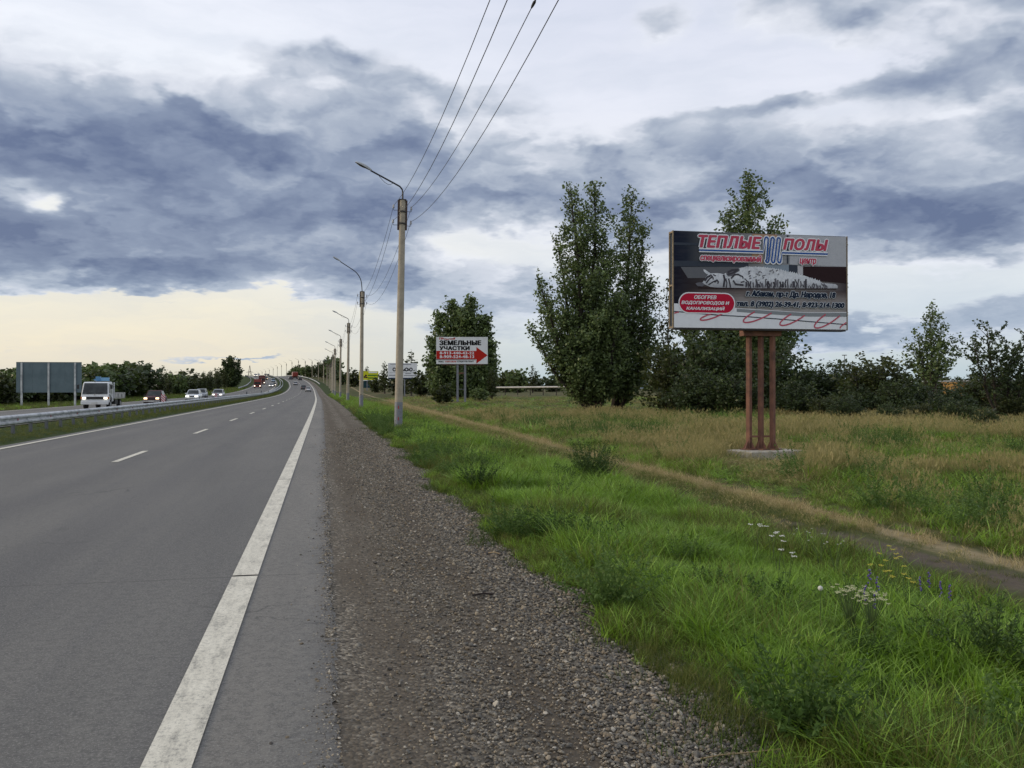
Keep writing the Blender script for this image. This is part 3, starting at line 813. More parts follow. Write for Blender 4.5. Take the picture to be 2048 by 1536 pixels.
# left belt beyond the opposite road: read along the photo, (px, top row)
left_top = [(-60, 742), (0, 746), (30, 742), (60, 744), (90, 742), (120, 743), (150, 744), (172, 738), (195, 734), (218, 731), (240, 729), (262, 733), (283, 744), (303, 741), (322, 746),
            (340, 749), (357, 744), (374, 752), (388, 745), (402, 749), (414, 742), (426, 745), (438, 742)]
def left_depth(px): return float(np.interp(px, [-60, 0, 100, 200, 300, 400, 440], [92, 98, 118, 145, 185, 245, 285]))
k = 0
for (px, ty) in left_top:
    for j in (0, 1, 2):
        Z = left_depth(px) * (1 + 0.09 * j); x = px + R.uniform(-6, 6) + j * 8
        s = F / Z; g = on_ground(x, Z, -.1)
        h = EYE + (HZ - (ty + R.uniform(-3, 5) - 3 * j)) / s - g.z
        slim = 270 < px < 345 or px > 380
        row = ('front', 'middle', 'rear')[j]
        zone = [(22, 'left of the road sign back'), (165, 'behind the road sign back'), (215, 'above the white truck cab'), (270, 'above the truck flatbed'), (330, 'above the dark red car'),
                (375, 'between the dark red and the white car'), (415, 'above the white car'), (500, 'beside the tall round tree')]
        where = next(nm for lim, nm in zone if px < lim)
        lab = ('pointed' if slim else 'bushy') + ' dark tree, %s row of left belt, %s' % (row, where)
        w = (R.uniform(5.5, 8) if not slim else R.uniform(4.5, 6)) * (1 + Z / 600)
        if slim: belt('young_tree', [(g, w, h)], lab, 'tree', 'left belt trees, %s row, %s' % (row, where), SLIM, 5.0, 10.2)
        else: belt('bushy_tree', [(g, w, h)], lab, 'tree', 'left belt trees, %s row, %s' % (row, where), BUSHF)
# understorey in front of the belt
# right belt climbing the hill behind the lamp poles
hill_top = [(562, 752), (570, 748), (578, 743), (586, 738), (592, 731), (600, 733), (608, 734), (616, 732), (624, 731), (632, 729), (640, 726), (648, 718), (655, 713), (662, 716), (670, 716), (678, 740), (690, 745)]
for (px, ty) in hill_top:
    for j in (0, 1):
        Z = float(np.interp(px, [560, 600, 650, 690], [600, 520, 440, 400])) * (1 + .06 * j)
        x = px + 2 * R.uniform(-2, 2) + 3 * j; s = F / Z; g = on_ground(x, Z, -.3)
        h = EYE + (HZ - (ty + R.uniform(-1.5, 2.5))) / s - g.z
        if h < 2.5: continue
        where = 'at the crest end of' if px < 595 else 'midway along' if px < 635 else 'at the tall near end of'
        fl = ('front', 'rear')[j]
        pal, bh = (BUSHF, 4.0) if R.uniform() < .6 else (SLIM, 10.2)
        belt('bushy_tree', [(g, R.uniform(6, 9), h)], 'dark tree %s the belt climbing the hill, %s row' % (where, fl), 'tree', 'trees %s the hill belt, %s row' % (where, fl), pal, 4.8, bh)
# distant wood along the right horizon
for i in range(46):
    px = 995 + i * 25 + R.uniform(-8, 8); Z = R.uniform(330, 430); s = F / Z; g = on_ground(px, Z, -.3)
    h = R.uniform(4.5, 9.0)
    where = 'left of the large poster board' if px < 1340 else 'behind the rusty posts of the poster board' if px < 1620 else 'beyond the pointed green bush' if px < 1830 else 'beyond the feathery elm'
    belt('distant_tree', [(g, R.uniform(7, 12), h)], 'tree in the distant horizon wood, ' + where, 'tree', 'distant wood trees ' + where, BUSHF)

# ------------------------------------------------------------------ grass, gravel stones and other uncountable cover (instanced meshes)
def blade_material(name, stops, trans=0.3, rough=0.45, tip=None):
    m, t, b = new_mat(name)
    a = t.node('ShaderNodeAttribute'); a.attribute_name = 'lv'
    h = t.node('ShaderNodeAttribute'); h.attribute_name = 'ht'
    oi = t.node('ShaderNodeObjectInfo')
    x = t.m('MULTIPLY_ADD', oi.outputs['Random'], 0.5, t.m('MULTIPLY', a.outputs['Fac'], 0.5))
    n = len(stops)
    c = t.ramp(x, [(i / (n - 1), s) for i, s in enumerate(stops)])
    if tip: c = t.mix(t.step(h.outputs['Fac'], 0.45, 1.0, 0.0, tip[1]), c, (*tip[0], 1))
    t._in(b.inputs['Base Color'], c); b.inputs['Roughness'].default_value = rough
    b.inputs['Specular IOR Level'].default_value = 0.15
    tr = t.node('ShaderNodeBsdfTranslucent'); t._in(tr.inputs['Color'], c)
    mx = t.node('ShaderNodeMixShader'); mx.inputs[0].default_value = trans
    out = m.node_tree.nodes['Material Output']
    t.l.new(b.outputs[0], mx.inputs[1]); t.l.new(tr.outputs[0], mx.inputs[2]); t.l.new(mx.outputs[0], out.inputs[0])
    return m

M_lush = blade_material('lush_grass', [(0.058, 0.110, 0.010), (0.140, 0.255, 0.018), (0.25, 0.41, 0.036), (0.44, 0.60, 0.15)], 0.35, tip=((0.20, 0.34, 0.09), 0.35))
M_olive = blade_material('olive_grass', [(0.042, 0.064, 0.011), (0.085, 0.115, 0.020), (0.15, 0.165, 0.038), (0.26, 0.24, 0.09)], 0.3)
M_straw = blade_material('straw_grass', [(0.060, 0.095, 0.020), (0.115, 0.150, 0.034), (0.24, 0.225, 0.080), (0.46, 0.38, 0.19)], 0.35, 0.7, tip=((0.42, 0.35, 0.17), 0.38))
M_weed = blade_material('weed_leaf', [(0.045, 0.085, 0.020), (0.085, 0.150, 0.034), (0.14, 0.22, 0.060)], 0.35)
M_fine = blade_material('fine_green', [(0.030, 0.055, 0.010), (0.062, 0.100, 0.016), (0.11, 0.145, 0.030)], 0.25)

def tuft(rng, n, h, spread, w, bend, segs=3, upright=0.25, head=0.0):
    V = []; Fq = []; lv = []; ht = []
    for i in range(n):
        r = spread * math.sqrt(rng.uniform()); a = rng.uniform(0, 2 * math.pi)
        base = np.array([r * math.cos(a), r * math.sin(a), -0.02])
        hh = h * rng.uniform(.5, 1.15); az = rng.uniform(0, 2 * math.pi)
        dx = np.array([math.cos(az), math.sin(az), 0]); side = np.array([-math.sin(az + rng.uniform(-.6, .6)), math.cos(az), 0])
        lean = rng.uniform(0, upright); bd = bend * rng.uniform(.3, 1.3)
        ww = w * rng.uniform(.6, 1.2); l = rng.uniform(); b0 = len(V)
        for k in range(segs + 1):
            t = k / segs
            p = base + dx * hh * (lean * t + bd * t * t) + np.array([0, 0, hh * (t - 0.38 * bd * t * t)])
            wk = ww * (1 - t) ** .6 if k < segs else ww * .06
            if k == 0: wk = ww * .7
            V.append(p - side * wk / 2); V.append(p + side * wk / 2); lv += [l, l]; ht += [t, t]
        for k in range(segs):
            q = b0 + 2 * k; Fq.append((q, q + 1, q + 3, q + 2))
        if head and rng.uniform() < head:
            tp = np.array(V[-1]); hl = h * .20
            for k in range(2):
                b1 = len(V); dv = rng.normal(size=3) * .12 * hl + np.array([dx[0] * .25 * hl, dx[1] * .25 * hl, hl * .75])
                o = rng.normal(size=3) * .06 * hl - np.array([0, 0, hl * .35])
                s2 = side * w * .9
                V += [tp + o - s2, tp + o + s2, tp + o + dv + s2 * .5, tp + o + dv - s2 * .5]; lv += [.9] * 4; ht += [1.0] * 4
                Fq.append((b1, b1 + 1, b1 + 2, b1 + 3))
    return np.array(V), np.array(Fq), np.array(lv), np.array(ht)

def weed(rng, h, r, n, leaf):
    """feathery wormwood-like plant: stems with many small leaves"""
    V = []; Fq = []; lv = []; ht = []
    for i in range(n):
        a = i * 2.4 + rng.uniform(-.4, .4); el = rng.uniform(.5, 1.35)
        d = np.array([math.cos(a) * math.cos(el), math.sin(a) * math.cos(el), math.sin(el)])
        L = rng.uniform(.6, 1.1) * (h * math.sin(el) + r * math.cos(el))
        nl = int(L / leaf * 4.2)
        sd = np.cross(d, rng.normal(size=3)); sd /= np.linalg.norm(sd)
        b = len(V); V += [np.zeros(3) - sd * .003, sd * .003, d * L + sd * .001, d * L - sd * .001]; lv += [.1] * 4; ht += [0, 0, 1, 1]; Fq.append((b, b + 1, b + 2, b + 3))
        for k in range(nl):
            t = rng.uniform(.12, 1); p = d * L * t
            ld = d * .5 + rng.normal(size=3) * .7; ld /= np.linalg.norm(ld)
            s = np.cross(ld, rng.normal(size=3)); s /= np.linalg.norm(s)
            ll = leaf * rng.uniform(.6, 1.3) * (1.2 - .5 * t); b = len(V)
            V += [p, p + ld * ll * .5 + s * ll * .16, p + ld * ll, p + ld * ll * .5 - s * ll * .16]; l = rng.uniform(); lv += [l] * 4; ht += [t] * 4
            Fq.append((b, b + 1, b + 2, b + 3))
    return np.array(V), np.array(Fq), np.array(lv), np.array(ht)

def proto(name, data, mat):
    V, Fq, lv, ht = data
    return bpy.data.objects.new(name, quad_mesh(name, V, Fq, mat, {'lv': lv, 'ht': ht}))

def stone(rng, col):
    import bmesh
    bm = bmesh.new(); bmesh.ops.create_icosphere(bm, subdivisions=1, radius=1.0)
    sx, sy, sz = rng.uniform(.8, 1.2), rng.uniform(.6, 1.0), rng.uniform(.4, .7)
    for v in bm.verts:
        k = rng.uniform(.78, 1.15)
        v.co = Vector((v.co.x * sx * k, v.co.y * sy * k, v.co.z * sz * k))
    me = bpy.data.meshes.new('stone'); bm.to_mesh(me); bm.free(); me.materials.append(col)
    return bpy.data.objects.new('stone', me)

def scatter(name, protos, pts, rot, scl, idx, label=None):
    src = bpy.data.collections.new(name + '_kinds')
    for i, o in enumerate(protos):
        o.name = '%s_kind_%02d' % (name, i); src.objects.link(o)
    me = bpy.data.meshes.new(name + '_spots')
    n = len(pts); me.vertices.add(n); me.vertices.foreach_set('co', pts.astype(np.float32).ravel())
    a = me.attributes.new('rot', 'FLOAT_VECTOR', 'POINT'); a.data.foreach_set('vector', rot.astype(np.float32).ravel())
    a = me.attributes.new('scl', 'FLOAT_VECTOR', 'POINT'); a.data.foreach_set('vector', scl.astype(np.float32).ravel())
    a = me.attributes.new('idx', 'INT', 'POINT'); a.data.foreach_set('value', idx.astype(np.int32))
    o = bpy.data.objects.new(name, me); COL.objects.link(o)
    g = bpy.data.node_groups.new(name, 'GeometryNodeTree')
    g.interface.new_socket('Geometry', in_out='INPUT', socket_type='NodeSocketGeometry')
    g.interface.new_socket('Geometry', in_out='OUTPUT', socket_type='NodeSocketGeometry')
    N = g.nodes.new; L = g.links.new
    gi, go = N('NodeGroupInput'), N('NodeGroupOutput')
    ci = N('GeometryNodeCollectionInfo'); ci.inputs['Collection'].default_value = src
    ci.inputs['Separate Children'].default_value = True; ci.inputs['Reset Children'].default_value = True
    iop = N('GeometryNodeInstanceOnPoints'); iop.inputs['Pick Instance'].default_value = True
    def att(nm, typ):
        q = N('GeometryNodeInputNamedAttribute'); q.data_type = typ; q.inputs['Name'].default_value = nm
        return [s for s in q.outputs if s.enabled and s.name == 'Attribute'][0]
    L(gi.outputs[0], iop.inputs['Points']); L(ci.outputs[0], iop.inputs['Instance'])
    L(att('idx', 'INT'), iop.inputs['Instance Index'])
    L(att('rot', 'FLOAT_VECTOR'), iop.inputs['Rotation']); L(att('scl', 'FLOAT_VECTOR'), iop.inputs['Scale'])
    L(iop.outputs[0], go.inputs[0])
    md = o.modifiers.new('scatter', 'NODES'); md.node_group = g
    return tag(o, label=label, kind='stuff')

def vnoise(x, y, s, seed=0):
    """smooth value noise on numpy arrays"""
    x = np.asarray(x) / s; y = np.asarray(y) / s
    xi = np.floor(x).astype(int); yi = np.floor(y).astype(int); fx = x - xi; fy = y - yi
    fx = fx * fx * (3 - 2 * fx); fy = fy * fy * (3 - 2 * fy)
    def h(a, b):
        n = (a * 374761393 + b * 668265263 + seed * 974711) & 0xffffffff
        n = ((n ^ (n >> 13)) * 1274126177) & 0xffffffff
        return ((n ^ (n >> 16)) & 0xffff) / 65535.0
    return (h(xi, yi) * (1 - fx) + h(xi + 1, yi) * fx) * (1 - fy) + (h(xi, yi + 1) * (1 - fx) + h(xi + 1, yi + 1) * fx) * fy

def in_view(X, Y, margin=0.06, back=-1.0):
    Xc = X * CY - Y * SY; Zc = X * SY + Y * CY
    return (Zc > 2.0) & (np.abs(Xc) < Zc * (1024 / F + margin) + 2.4)

def rand_pts(rng, n, x0, x1, y0, y1, ybias=1.0):
    Xr = rng.uniform(x0, x1, n); u = rng.uniform(0, 1, n)
    Y = y0 + (y1 - y0) * u ** ybias
    return Xr, Y

def emit(name, protos, Xr, Y, sc, idx, label, rng, tilt=.12, dz=0.0, sz=None):
    X = Xr + CXa(Y); keep = in_view(X, Y)
    Xr, Y, X, sc, idx = Xr[keep], Y[keep], X[keep], sc[keep], idx[keep]
    n = len(X); pts = np.stack([X, Y, H(Xr, Y) + dz], -1)
    rot = np.stack([rng.normal(0, tilt, n), rng.normal(0, tilt, n), rng.uniform(0, 6.28, n)], -1)
    s3 = np.stack([sc, sc, sc * (sz[keep] if sz is not None else 1)], -1)
    print('SCATTER', name, n)
    return scatter(name, protos, pts, rot, s3, idx, label)

rg = np.random.default_rng(5)
P_lush = [proto('t', tuft(np.random.default_rng(100 + i), 30, .21 + .035 * (i % 3), .13, .0105 + .0025 * (i % 2), .55 + .15 * (i % 3), 4, .45), M_lush) for i in range(5)]
P_fine = [proto('t', tuft(np.random.default_rng(120 + i), 50, .10, .15, .005, .5, 2, .5), M_fine) for i in range(3)]
P_olive = [proto('t', tuft(np.random.default_rng(140 + i), 40, .25, .16, .006, .45, 3, .3), M_olive) for i in range(4)]
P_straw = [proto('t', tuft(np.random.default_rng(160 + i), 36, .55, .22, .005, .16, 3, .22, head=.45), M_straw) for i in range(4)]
P_weed = [proto('w', weed(np.random.default_rng(180 + i), .34, .26, 22, .045), M_weed) for i in range(3)]

def edge_x(Y):
    return 2.12 + 0.16 * np.sin(Y * 1.1) + 0.10 * np.sin(Y * 2.7 + 1) + 0.25 * sstep(Y, 14, 26) + 1.3 * sstep(Y, 200, 380)

def straw_x(Y): return 7.65 + .019 * np.maximum(Y - 20, 0)
def track(Xr, Y):
    w = (vnoise(Xr, Y / 3, 1.2, 3) - .5) * .4
    rut = 6.95 - .7 * sstep(Y, 8, 15)
    return np.minimum(np.abs(Xr + w - rut) / .50, np.abs(Xr + w - straw_x(Y)) / .42)

# --- lush verge strip between gravel and track
def do_lush():
    for nm, n, y0, y1, yb, s0, pr in (('grass', 19000, 2.2, 16, 1.0, 1.0, 0), ('grass', 15000, 15, 50, 1.35, 1.3, 0), ('grass', 9000, 48, 220, 1.3, 2.0, 0)):
        Xr, Y = rand_pts(rg, n, 2.0, 5.8, y0, y1, yb)
        e = edge_x(Y); d = Xr - e
        pn = vnoise(Xr, Y, .9, 1); pn2 = vnoise(Xr, Y, 2.8, 8)
        keep = (d > -.08) & (track(Xr, Y) > 1.0)
        # thin, low growth next to the gravel, bare gaps
        keep &= rg.uniform(0, 1, n) < np.where(d < .55, .55, 1.0) * np.where(pn < .30, .22, 1)
        Xr, Y, d, pn2 = Xr[keep], Y[keep], d[keep], pn2[keep]; m = len(Xr)
        kind = np.where(rg.uniform(0, 1, m) < (0.14 + .42 * (d < .5) + .40 * (pn2 > .62)), 1, 0)
        idx = np.where(kind == 0, rg.integers(0, 5, m), 5 + rg.integers(0, 4, m))
        sc = s0 * np.exp(rg.normal(0, .17, m)) * np.where(d < .5, .62, 1.0) * (0.55 + .8 * vnoise(Xr, Y, .9, 5))
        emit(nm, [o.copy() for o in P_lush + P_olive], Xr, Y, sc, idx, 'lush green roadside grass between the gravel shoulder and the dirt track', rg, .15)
do_lush()
# --- low mat at the gravel edge
Xr, Y = rand_pts(rg, 9000, 1.7, 4.5, 2.5, 60, 1.4)
e = edge_x(Y); d = Xr - e; k = (d > -.35) & (rg.uniform(0, 1, 9000) < np.where(d < 0, .10, np.where(d < .7, .9, .35)))
Xr, Y = Xr[k], Y[k]
emit('low_grass', [o.copy() for o in P_fine], Xr, Y, rg.uniform(.6, 1.4, len(Xr)) * (1 + Y / 50), rg.integers(0, 3, len(Xr)), 'low ground-hugging green growth along the gravel edge', rg)
# --- leafy weeds along the edge
Xr, Y = rand_pts(rg, 1500, 2.0, 5.2, 2.5, 60, 1.3)
e = edge_x(Y); d = Xr - e; pn = vnoise(Xr, Y, 1.3, 21)
k = (d > -.05) & (rg.uniform(0, 1, 1500) < np.where(d < .9, .8, .10) * (pn > .45))
Xr, Y = Xr[k], Y[k]
emit('wormwood', [o.copy() for o in P_weed], Xr, Y, rg.uniform(.5, 1.15, len(Xr)) * (1 + Y / 90), rg.integers(0, 3, len(Xr)), 'feathery dark green wormwood growing along the gravel edge', rg)
# --- the track: short trampled grass
Xr, Y = rand_pts(rg, 9000, 5.2, 8.4, 3, 120, 1.3)
tk = track(Xr, Y); k = (rg.uniform(0, 1, 9000) < np.clip(tk - .75, 0, 1) + .03) & (Xr < 7.6)
Xr, Y = Xr[k], Y[k]; m = len(Xr)
emit('track_grass', [o.copy() for o in P_fine + P_olive], Xr, Y, rg.uniform(.5, .95, m) * (1 + Y / 60), np.where((rg.uniform(0, 1, m) < .5) | (Xr > 6.2), rg.integers(0, 3, m), 3 + rg.integers(0, 4, m)), 'short trampled grass on and beside the dirt track', rg)
# --- the meadow beyond: mixed olive and straw
def do_meadow():
    bx, by = BOARD_SPOT
    for nm, n, x0, x1, y0, y1, yb, s0, h0 in (('meadow_grass', 16000, 7.2, 22, 3, 30, 1.0, 1.1, .8), ('meadow_grass', 19000, 7.2, 46, 26, 66, 1.1, 1.6, .62), ('meadow_grass', 12000, 7.5, 110, 60, 160, 1.2, 2.6, .24)):
        Xr, Y = rand_pts(rg, n, x0, x1, y0, y1, yb)
        k = (track(Xr, Y) > 1.0)
        k &= np.hypot(Xr - bx, Y - by) > 1.25
        Xr, Y = Xr[k], Y[k]; m = len(Xr)
        z = vnoise(Xr, Y / 2.2, 3.4, 31) * .6 + vnoise(Xr, Y, 1.2, 33) * .4
        belt_ = np.exp(-((Y - 34 - .15 * Xr) / 9) ** 2) * .20          # the straw-coloured belt across the field
        z = z - .16 * (1 - sstep(Xr, 8.6, 10.5))
        st = rg.uniform(0, 1, m) < np.clip((z - .53 + belt_) * 5.5 + .20, .06, .80)
        idx = np.where(st, rg.integers(0, 4, m), 4 + rg.integers(0, 6, m))
        idx = np.where(idx > 7, 8 + rg.integers(0, 5, m), idx)
        near_line = np.abs((Xr * CY - Y * SY) / (Xr * SY + Y * CY) - (1530 - 1024) / F) < .055
        low = near_line & (np.hypot(Xr, Y) < 28) & (np.hypot(Xr, Y) > 17)
        sc = s0 * rg.uniform(.7, 1.25, m) * np.where(idx >= 8, 1.7, np.where(idx >= 4, 1.35, 1)) * (.55 + .9 * vnoise(Xr, Y, 2.3, 37)) * (.45 + .55 * sstep(Xr, 8.0, 10.0))
        sz = np.where(low, h0 * .36, h0)
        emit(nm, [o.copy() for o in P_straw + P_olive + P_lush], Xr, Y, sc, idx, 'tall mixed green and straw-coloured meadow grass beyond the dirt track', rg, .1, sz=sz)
_bp = P(1530, HZ, 27.9); BOARD_SPOT = (_bp.x - CX(_bp.y), _bp.y)
do_meadow()
# tall dry stalks in front of the thicket
n = 2600; Xr = rg.uniform(14, 40, n); Y = rg.uniform(20, 52, n)
Xc = (Xr * CY - Y * SY); Zc = Xr * SY + Y * CY; pxx = 1024 + F * Xc / Zc
k = (Zc > 34) & (Zc < 47) & (pxx > 1560) & (vnoise(Xr, Y, 2.2, 50) > .42); Xr, Y = Xr[k], Y[k]; m = len(Xr)
emit('tall_dry_grass', [o.copy() for o in P_straw], Xr, Y, rg.uniform(1.0, 1.6, m), rg.integers(0, 4, m), 'tall dry grass stalks in front of the dark bushes at right', rg)
# --- median and the far verge
n = 9000; Xr, Y = rand_pts(rg, n, -13.1, -9.5, 18, 260, 1.5)
emit('median_grass', [o.copy() for o in P_olive + P_fine], Xr, Y, rg.uniform(.25, .5, n) * (1 + Y / 90), rg.integers(0, 7, n), 'short grass of the median strip under the guardrail', rg)
n = 7000; Xr, Y = rand_pts(rg, n, -36, -23.3, 40, 330, 1.3)
emit('verge_grass', [o.copy() for o in P_olive + P_lush[:1]], Xr, Y, rg.uniform(.4, .9, n) * (1.1 + Y / 140), rg.integers(0, 5, n), 'grass on the far verge beyond the opposite road', rg)

# --- stones of the gravel shoulder
stone_cols = [plain('stone_%s' % n_, c, .9, var=.3, scale=60) for n_, c in
              (('slate', (.125, .117, .100)), ('brown', (.170, .138, .094)), ('grey', (.245, .222, .175)), ('tan', (.32, .265, .185)), ('pale', (.46, .42, .34)), ('dark', (.070, .064, .056)))]
stones = [stone(np.random.default_rng(200 + i), stone_cols[i % 6]) for i in range(12)]
def do_stones():
    n = 190000
    u = rg.uniform(0, 1, n); Y = 2.7 + 40 * u ** 2.1
    Xr = rg.uniform(-.25, 2.9, n)
    d = Xr - 2.1
    dens = np.clip(.22 + .95 * sstep(Xr, .25, 1.3) * (0.45 + .9 * vnoise(Xr * 1.6, Y / 2, 1.0, 71)), 0, 1)
    dens = np.where(Xr < .08, .035 * np.exp((Xr - .08) * 6), dens)
    dens = np.where(d > 0, dens * np.exp(-d * 3.0), dens)
    dens *= 1 - .55 * np.exp(-((Xr - 1.18) / .14) ** 2) - .4 * np.exp(-((Xr - .42) / .16) ** 2)
    dens = dens * (1 - sstep(Y, 20, 42))
    k = rg.uniform(0, 1, n) < dens; Xr, Y = Xr[k], Y[k]; m = len(Xr)
    sc = np.exp(rg.normal(math.log(.0054), .42, m)) * (1 + .35 * sstep(Xr, .8, 2.0)) * (1 + Y / 30)
    sc = np.minimum(sc, .024)
    dens_fade = 1
    w = rg.choice(12, m, p=np.array([.13, .12, .12, .07, .02, .10, .12, .11, .10, .06, .015, .035]) / 1.0 if False else np.array([13, 12, 12, 7, 2, 10, 12, 11, 10, 6, 1.5, 3.5]) / 100.0)
    X = Xr + CXa(Y); kk = in_view(X, Y); Xr, Y, X, sc, w = Xr[kk], Y[kk], X[kk], sc[kk], w[kk]; m = len(Xr)
    pts = np.stack([X, Y, H(Xr, Y) + sc * .22], -1)
    rot = np.stack([rg.normal(0, .35, m), rg.normal(0, .35, m), rg.uniform(0, 6.28, m)], -1)
    print('SCATTER stones', m)
    scatter('gravel_stones', stones, pts, rot, np.stack([sc] * 3, -1), w, 'loose grey and brown gravel stones on the road shoulder')
do_stones()

# --- pale dry grass standing along the outer rut, the light line that runs across the verge
M_pale = blade_material('pale_dry_grass', [(0.20, 0.165, 0.075), (0.34, 0.275, 0.135), (0.50, 0.41, 0.22), (0.62, 0.53, 0.30)], 0.3, 0.8)
P_pale = [proto('t', tuft(np.random.default_rng(740 + i), 30, .15, .12, .006, .5, 2, .8), M_pale) for i in range(3)]
n = 5200; Y = 5 + 125 * rg.uniform(0, 1, n) ** 1.7; Xr = straw_x(Y) + rg.normal(0, .10, n) * (1 + Y / 90)
k = rg.uniform(0, 1, n) < .08 + 1.3 * np.clip(vnoise(Xr, Y, 1.8, 91) - .38, 0, 1); Xr, Y = Xr[k], Y[k]; m = len(Xr)
emit('pale_rut_grass', P_pale, Xr, Y, rg.uniform(.6, 1.15, m) * (1 + Y / 60), rg.integers(0, 3, m), 'pale dry grass along the outer rut of the dirt track', rg, .3)
# --- fines and grit spilled over the asphalt edge
n = 7000; Y = 2.7 + 22 * rg.uniform(0, 1, n) ** 1.6; Xr = .10 + rg.normal(0, .055, n) - np.abs(rg.normal(0, .05, n)) * (rg.uniform(0, 1, n) < .4)
X = Xr + CXa(Y); kk = in_view(X, Y); Xr, Y, X = Xr[kk], Y[kk], X[kk]; m = len(X)
sc = np.exp(rg.normal(math.log(.0030), .45, m)) * (1 + Y / 14)
scatter('edge_grit', [o.copy() for o in stones], np.stack([X, Y, H(Xr, Y) + sc * .2], -1), np.stack([rg.normal(0, .3, m), rg.normal(0, .3, m), rg.uniform(0, 6.28, m)], -1), np.stack([sc] * 3, -1), rg.integers(0, 12, m), 'fine grit spilled along the broken edge of the asphalt')

# --- tall herbs standing in the meadow
P_herb = [proto('h', weed(np.random.default_rng(700 + i), .9, .22, 12, .07), M_weed) for i in range(3)]
Xr, Y = rand_pts(rg, 2600, 9.0, 34, 9, 56, 1.0)
k = (vnoise(Xr, Y, 3.0, 97) > .60) & (np.hypot(Xr - BOARD_SPOT[0], Y - BOARD_SPOT[1]) > 1.8) & (rg.uniform(0, 1, 2600) < .8); Xr, Y = Xr[k], Y[k]; m = len(Xr)
emit('meadow_herbs', P_herb, Xr, Y, rg.uniform(.45, 1.15, m), rg.integers(0, 3, m), 'tall leafy green herbs standing in patches of the meadow', rg, .1)

# --- mown-looking mixed stubble between the two ruts
Xr, Y = rand_pts(rg, 13000, 5.3, 7.5, 5, 110, 1.35)
k = (Y > 11) | (rg.uniform(0, 1, 13000) < .16); Xr, Y = Xr[k], Y[k]; m = len(Xr)
emit('track_stubble', [o.copy() for o in P_olive + P_straw], Xr, Y, rg.uniform(.35, .75, m) * (1 + Y / 80), np.where(rg.uniform(0, 1, m) < .85, rg.integers(0, 4, m), 4 + rg.integers(0, 4, m)), 'short brownish green stubble between the ruts of the track', rg, .25, sz=np.full(m, .42))
n = 160; a_ = rg.uniform(0, 6.28, n); r_ = rg.uniform(1.0, 1.7, n)
Xr = BOARD_SPOT[0] + r_ * np.cos(a_); Y = BOARD_SPOT[1] + r_ * np.sin(a_) * .8
emit('slab_grass', [o.copy() for o in P_straw + P_olive], Xr, Y, rg.uniform(.6, .95, n), rg.integers(0, 8, n), 'grass growing around the edge of the concrete slab', rg, .15, sz=np.full(n, .62))

# ------------------------------------------------------------------ lamp poles and overhead wires
POLE_R0, POLE_R1, POLE_H = 0.175, 0.125, 9.7
def arm_points(kind):
    if kind == 0:   # short bent arm
        pts = [(0, 0, 9.55), (0, 0, 10.02), (-.03, 0, 10.16), (-.12, 0, 10.27), (-.30, 0, 10.36), (-1.35, 0, 10.86)]
        return pts, Vector((-1.35, 0, 10.86)), math.radians(25)
    pts = [(0, 0, 9.55), (-.03, 0, 10.05)]
    for i in range(9):
        a = i / 8 * 1.02
        pts.append((-.05 - 1.55 * (1 - math.cos(a)), 0, 10.2 + 1.5 * math.sin(a)))
    e = Vector(pts[-1]); pts.append((e.x - 1.0, 0, e.z + .62))
    return pts, Vector(pts[-1]), math.radians(31)

def lamp_parts(arm_kind, root):
    pts, end, tilt = arm_points(arm_kind)
    MB().tube(pts, .035, 8).tube([(0, 0, 9.62), (0, 0, 9.78)], [.12, .04], 8).build('arm', black_pipe, root)
    # cobra head lamp
    rot = Matrix.Rotation(tilt, 3, 'Y')
    n = 10; rings = []; sh = MB(); gl = MB()
    Lh = .74
    for i in range(n + 1):
        t = i / n
        w = .155 * math.sin(math.pi * min(1, .10 + .86 * t)) ** .55 * (0.55 + .5 * t if t < .9 else 1.0)
        h = .12 * math.sin(math.pi * (.12 + .80 * t)) ** .7
        rings.append((t, w, h))
    vs = []
    for (t, w, h) in rings:
        for k in range(9):
            a = math.pi * k / 8
            v = Vector((-Lh * t + .04, w * math.cos(a), h * math.sin(a)))
            vs.append(rot @ v + end)
    fs = [(i * 9 + k, i * 9 + k + 1, (i + 1) * 9 + k + 1, (i + 1) * 9 + k) for i in range(n) for k in range(8)]
    fs += [tuple(range(9)), tuple(range(n * 9 + 8, n * 9 - 1, -1))]
    sh.add(vs, fs, 0, True)
    head = sh.build('lamp_head', lamp_shell, root)
    vs = []
    for (t, w, h) in rings:
        for k in range(7):
            a = math.pi * k / 6
            tt = .30 + .66 * t
            v = Vector((-Lh * tt + .04, (w * .9) * math.cos(a), -.045 * math.sin(a) * math.sin(math.pi * min(1, .08 + .9 * t)) - .002))
            vs.append(rot @ v + end)
    fs = [(i * 7 + k, i * 7 + k + 1, (i + 1) * 7 + k + 1, (i + 1) * 7 + k) for i in range(n) for k in range(6)]
    gl.add(vs, fs, 0, True); gl.build('lamp_glass', lamp_glass, head)
    if arm_kind == 0:
        a, b = Vector((-.42, 0, 10.39)), Vector((-1.05, 0, 10.72))
        c = [a.lerp(b, i / 6) + Vector((0, 0, -.17 * math.sin(math.pi * (i / 6) ** .8))) for i in range(7)]
        MB().tube(c, .009, 4).build('loose_cable', wire_m, root)

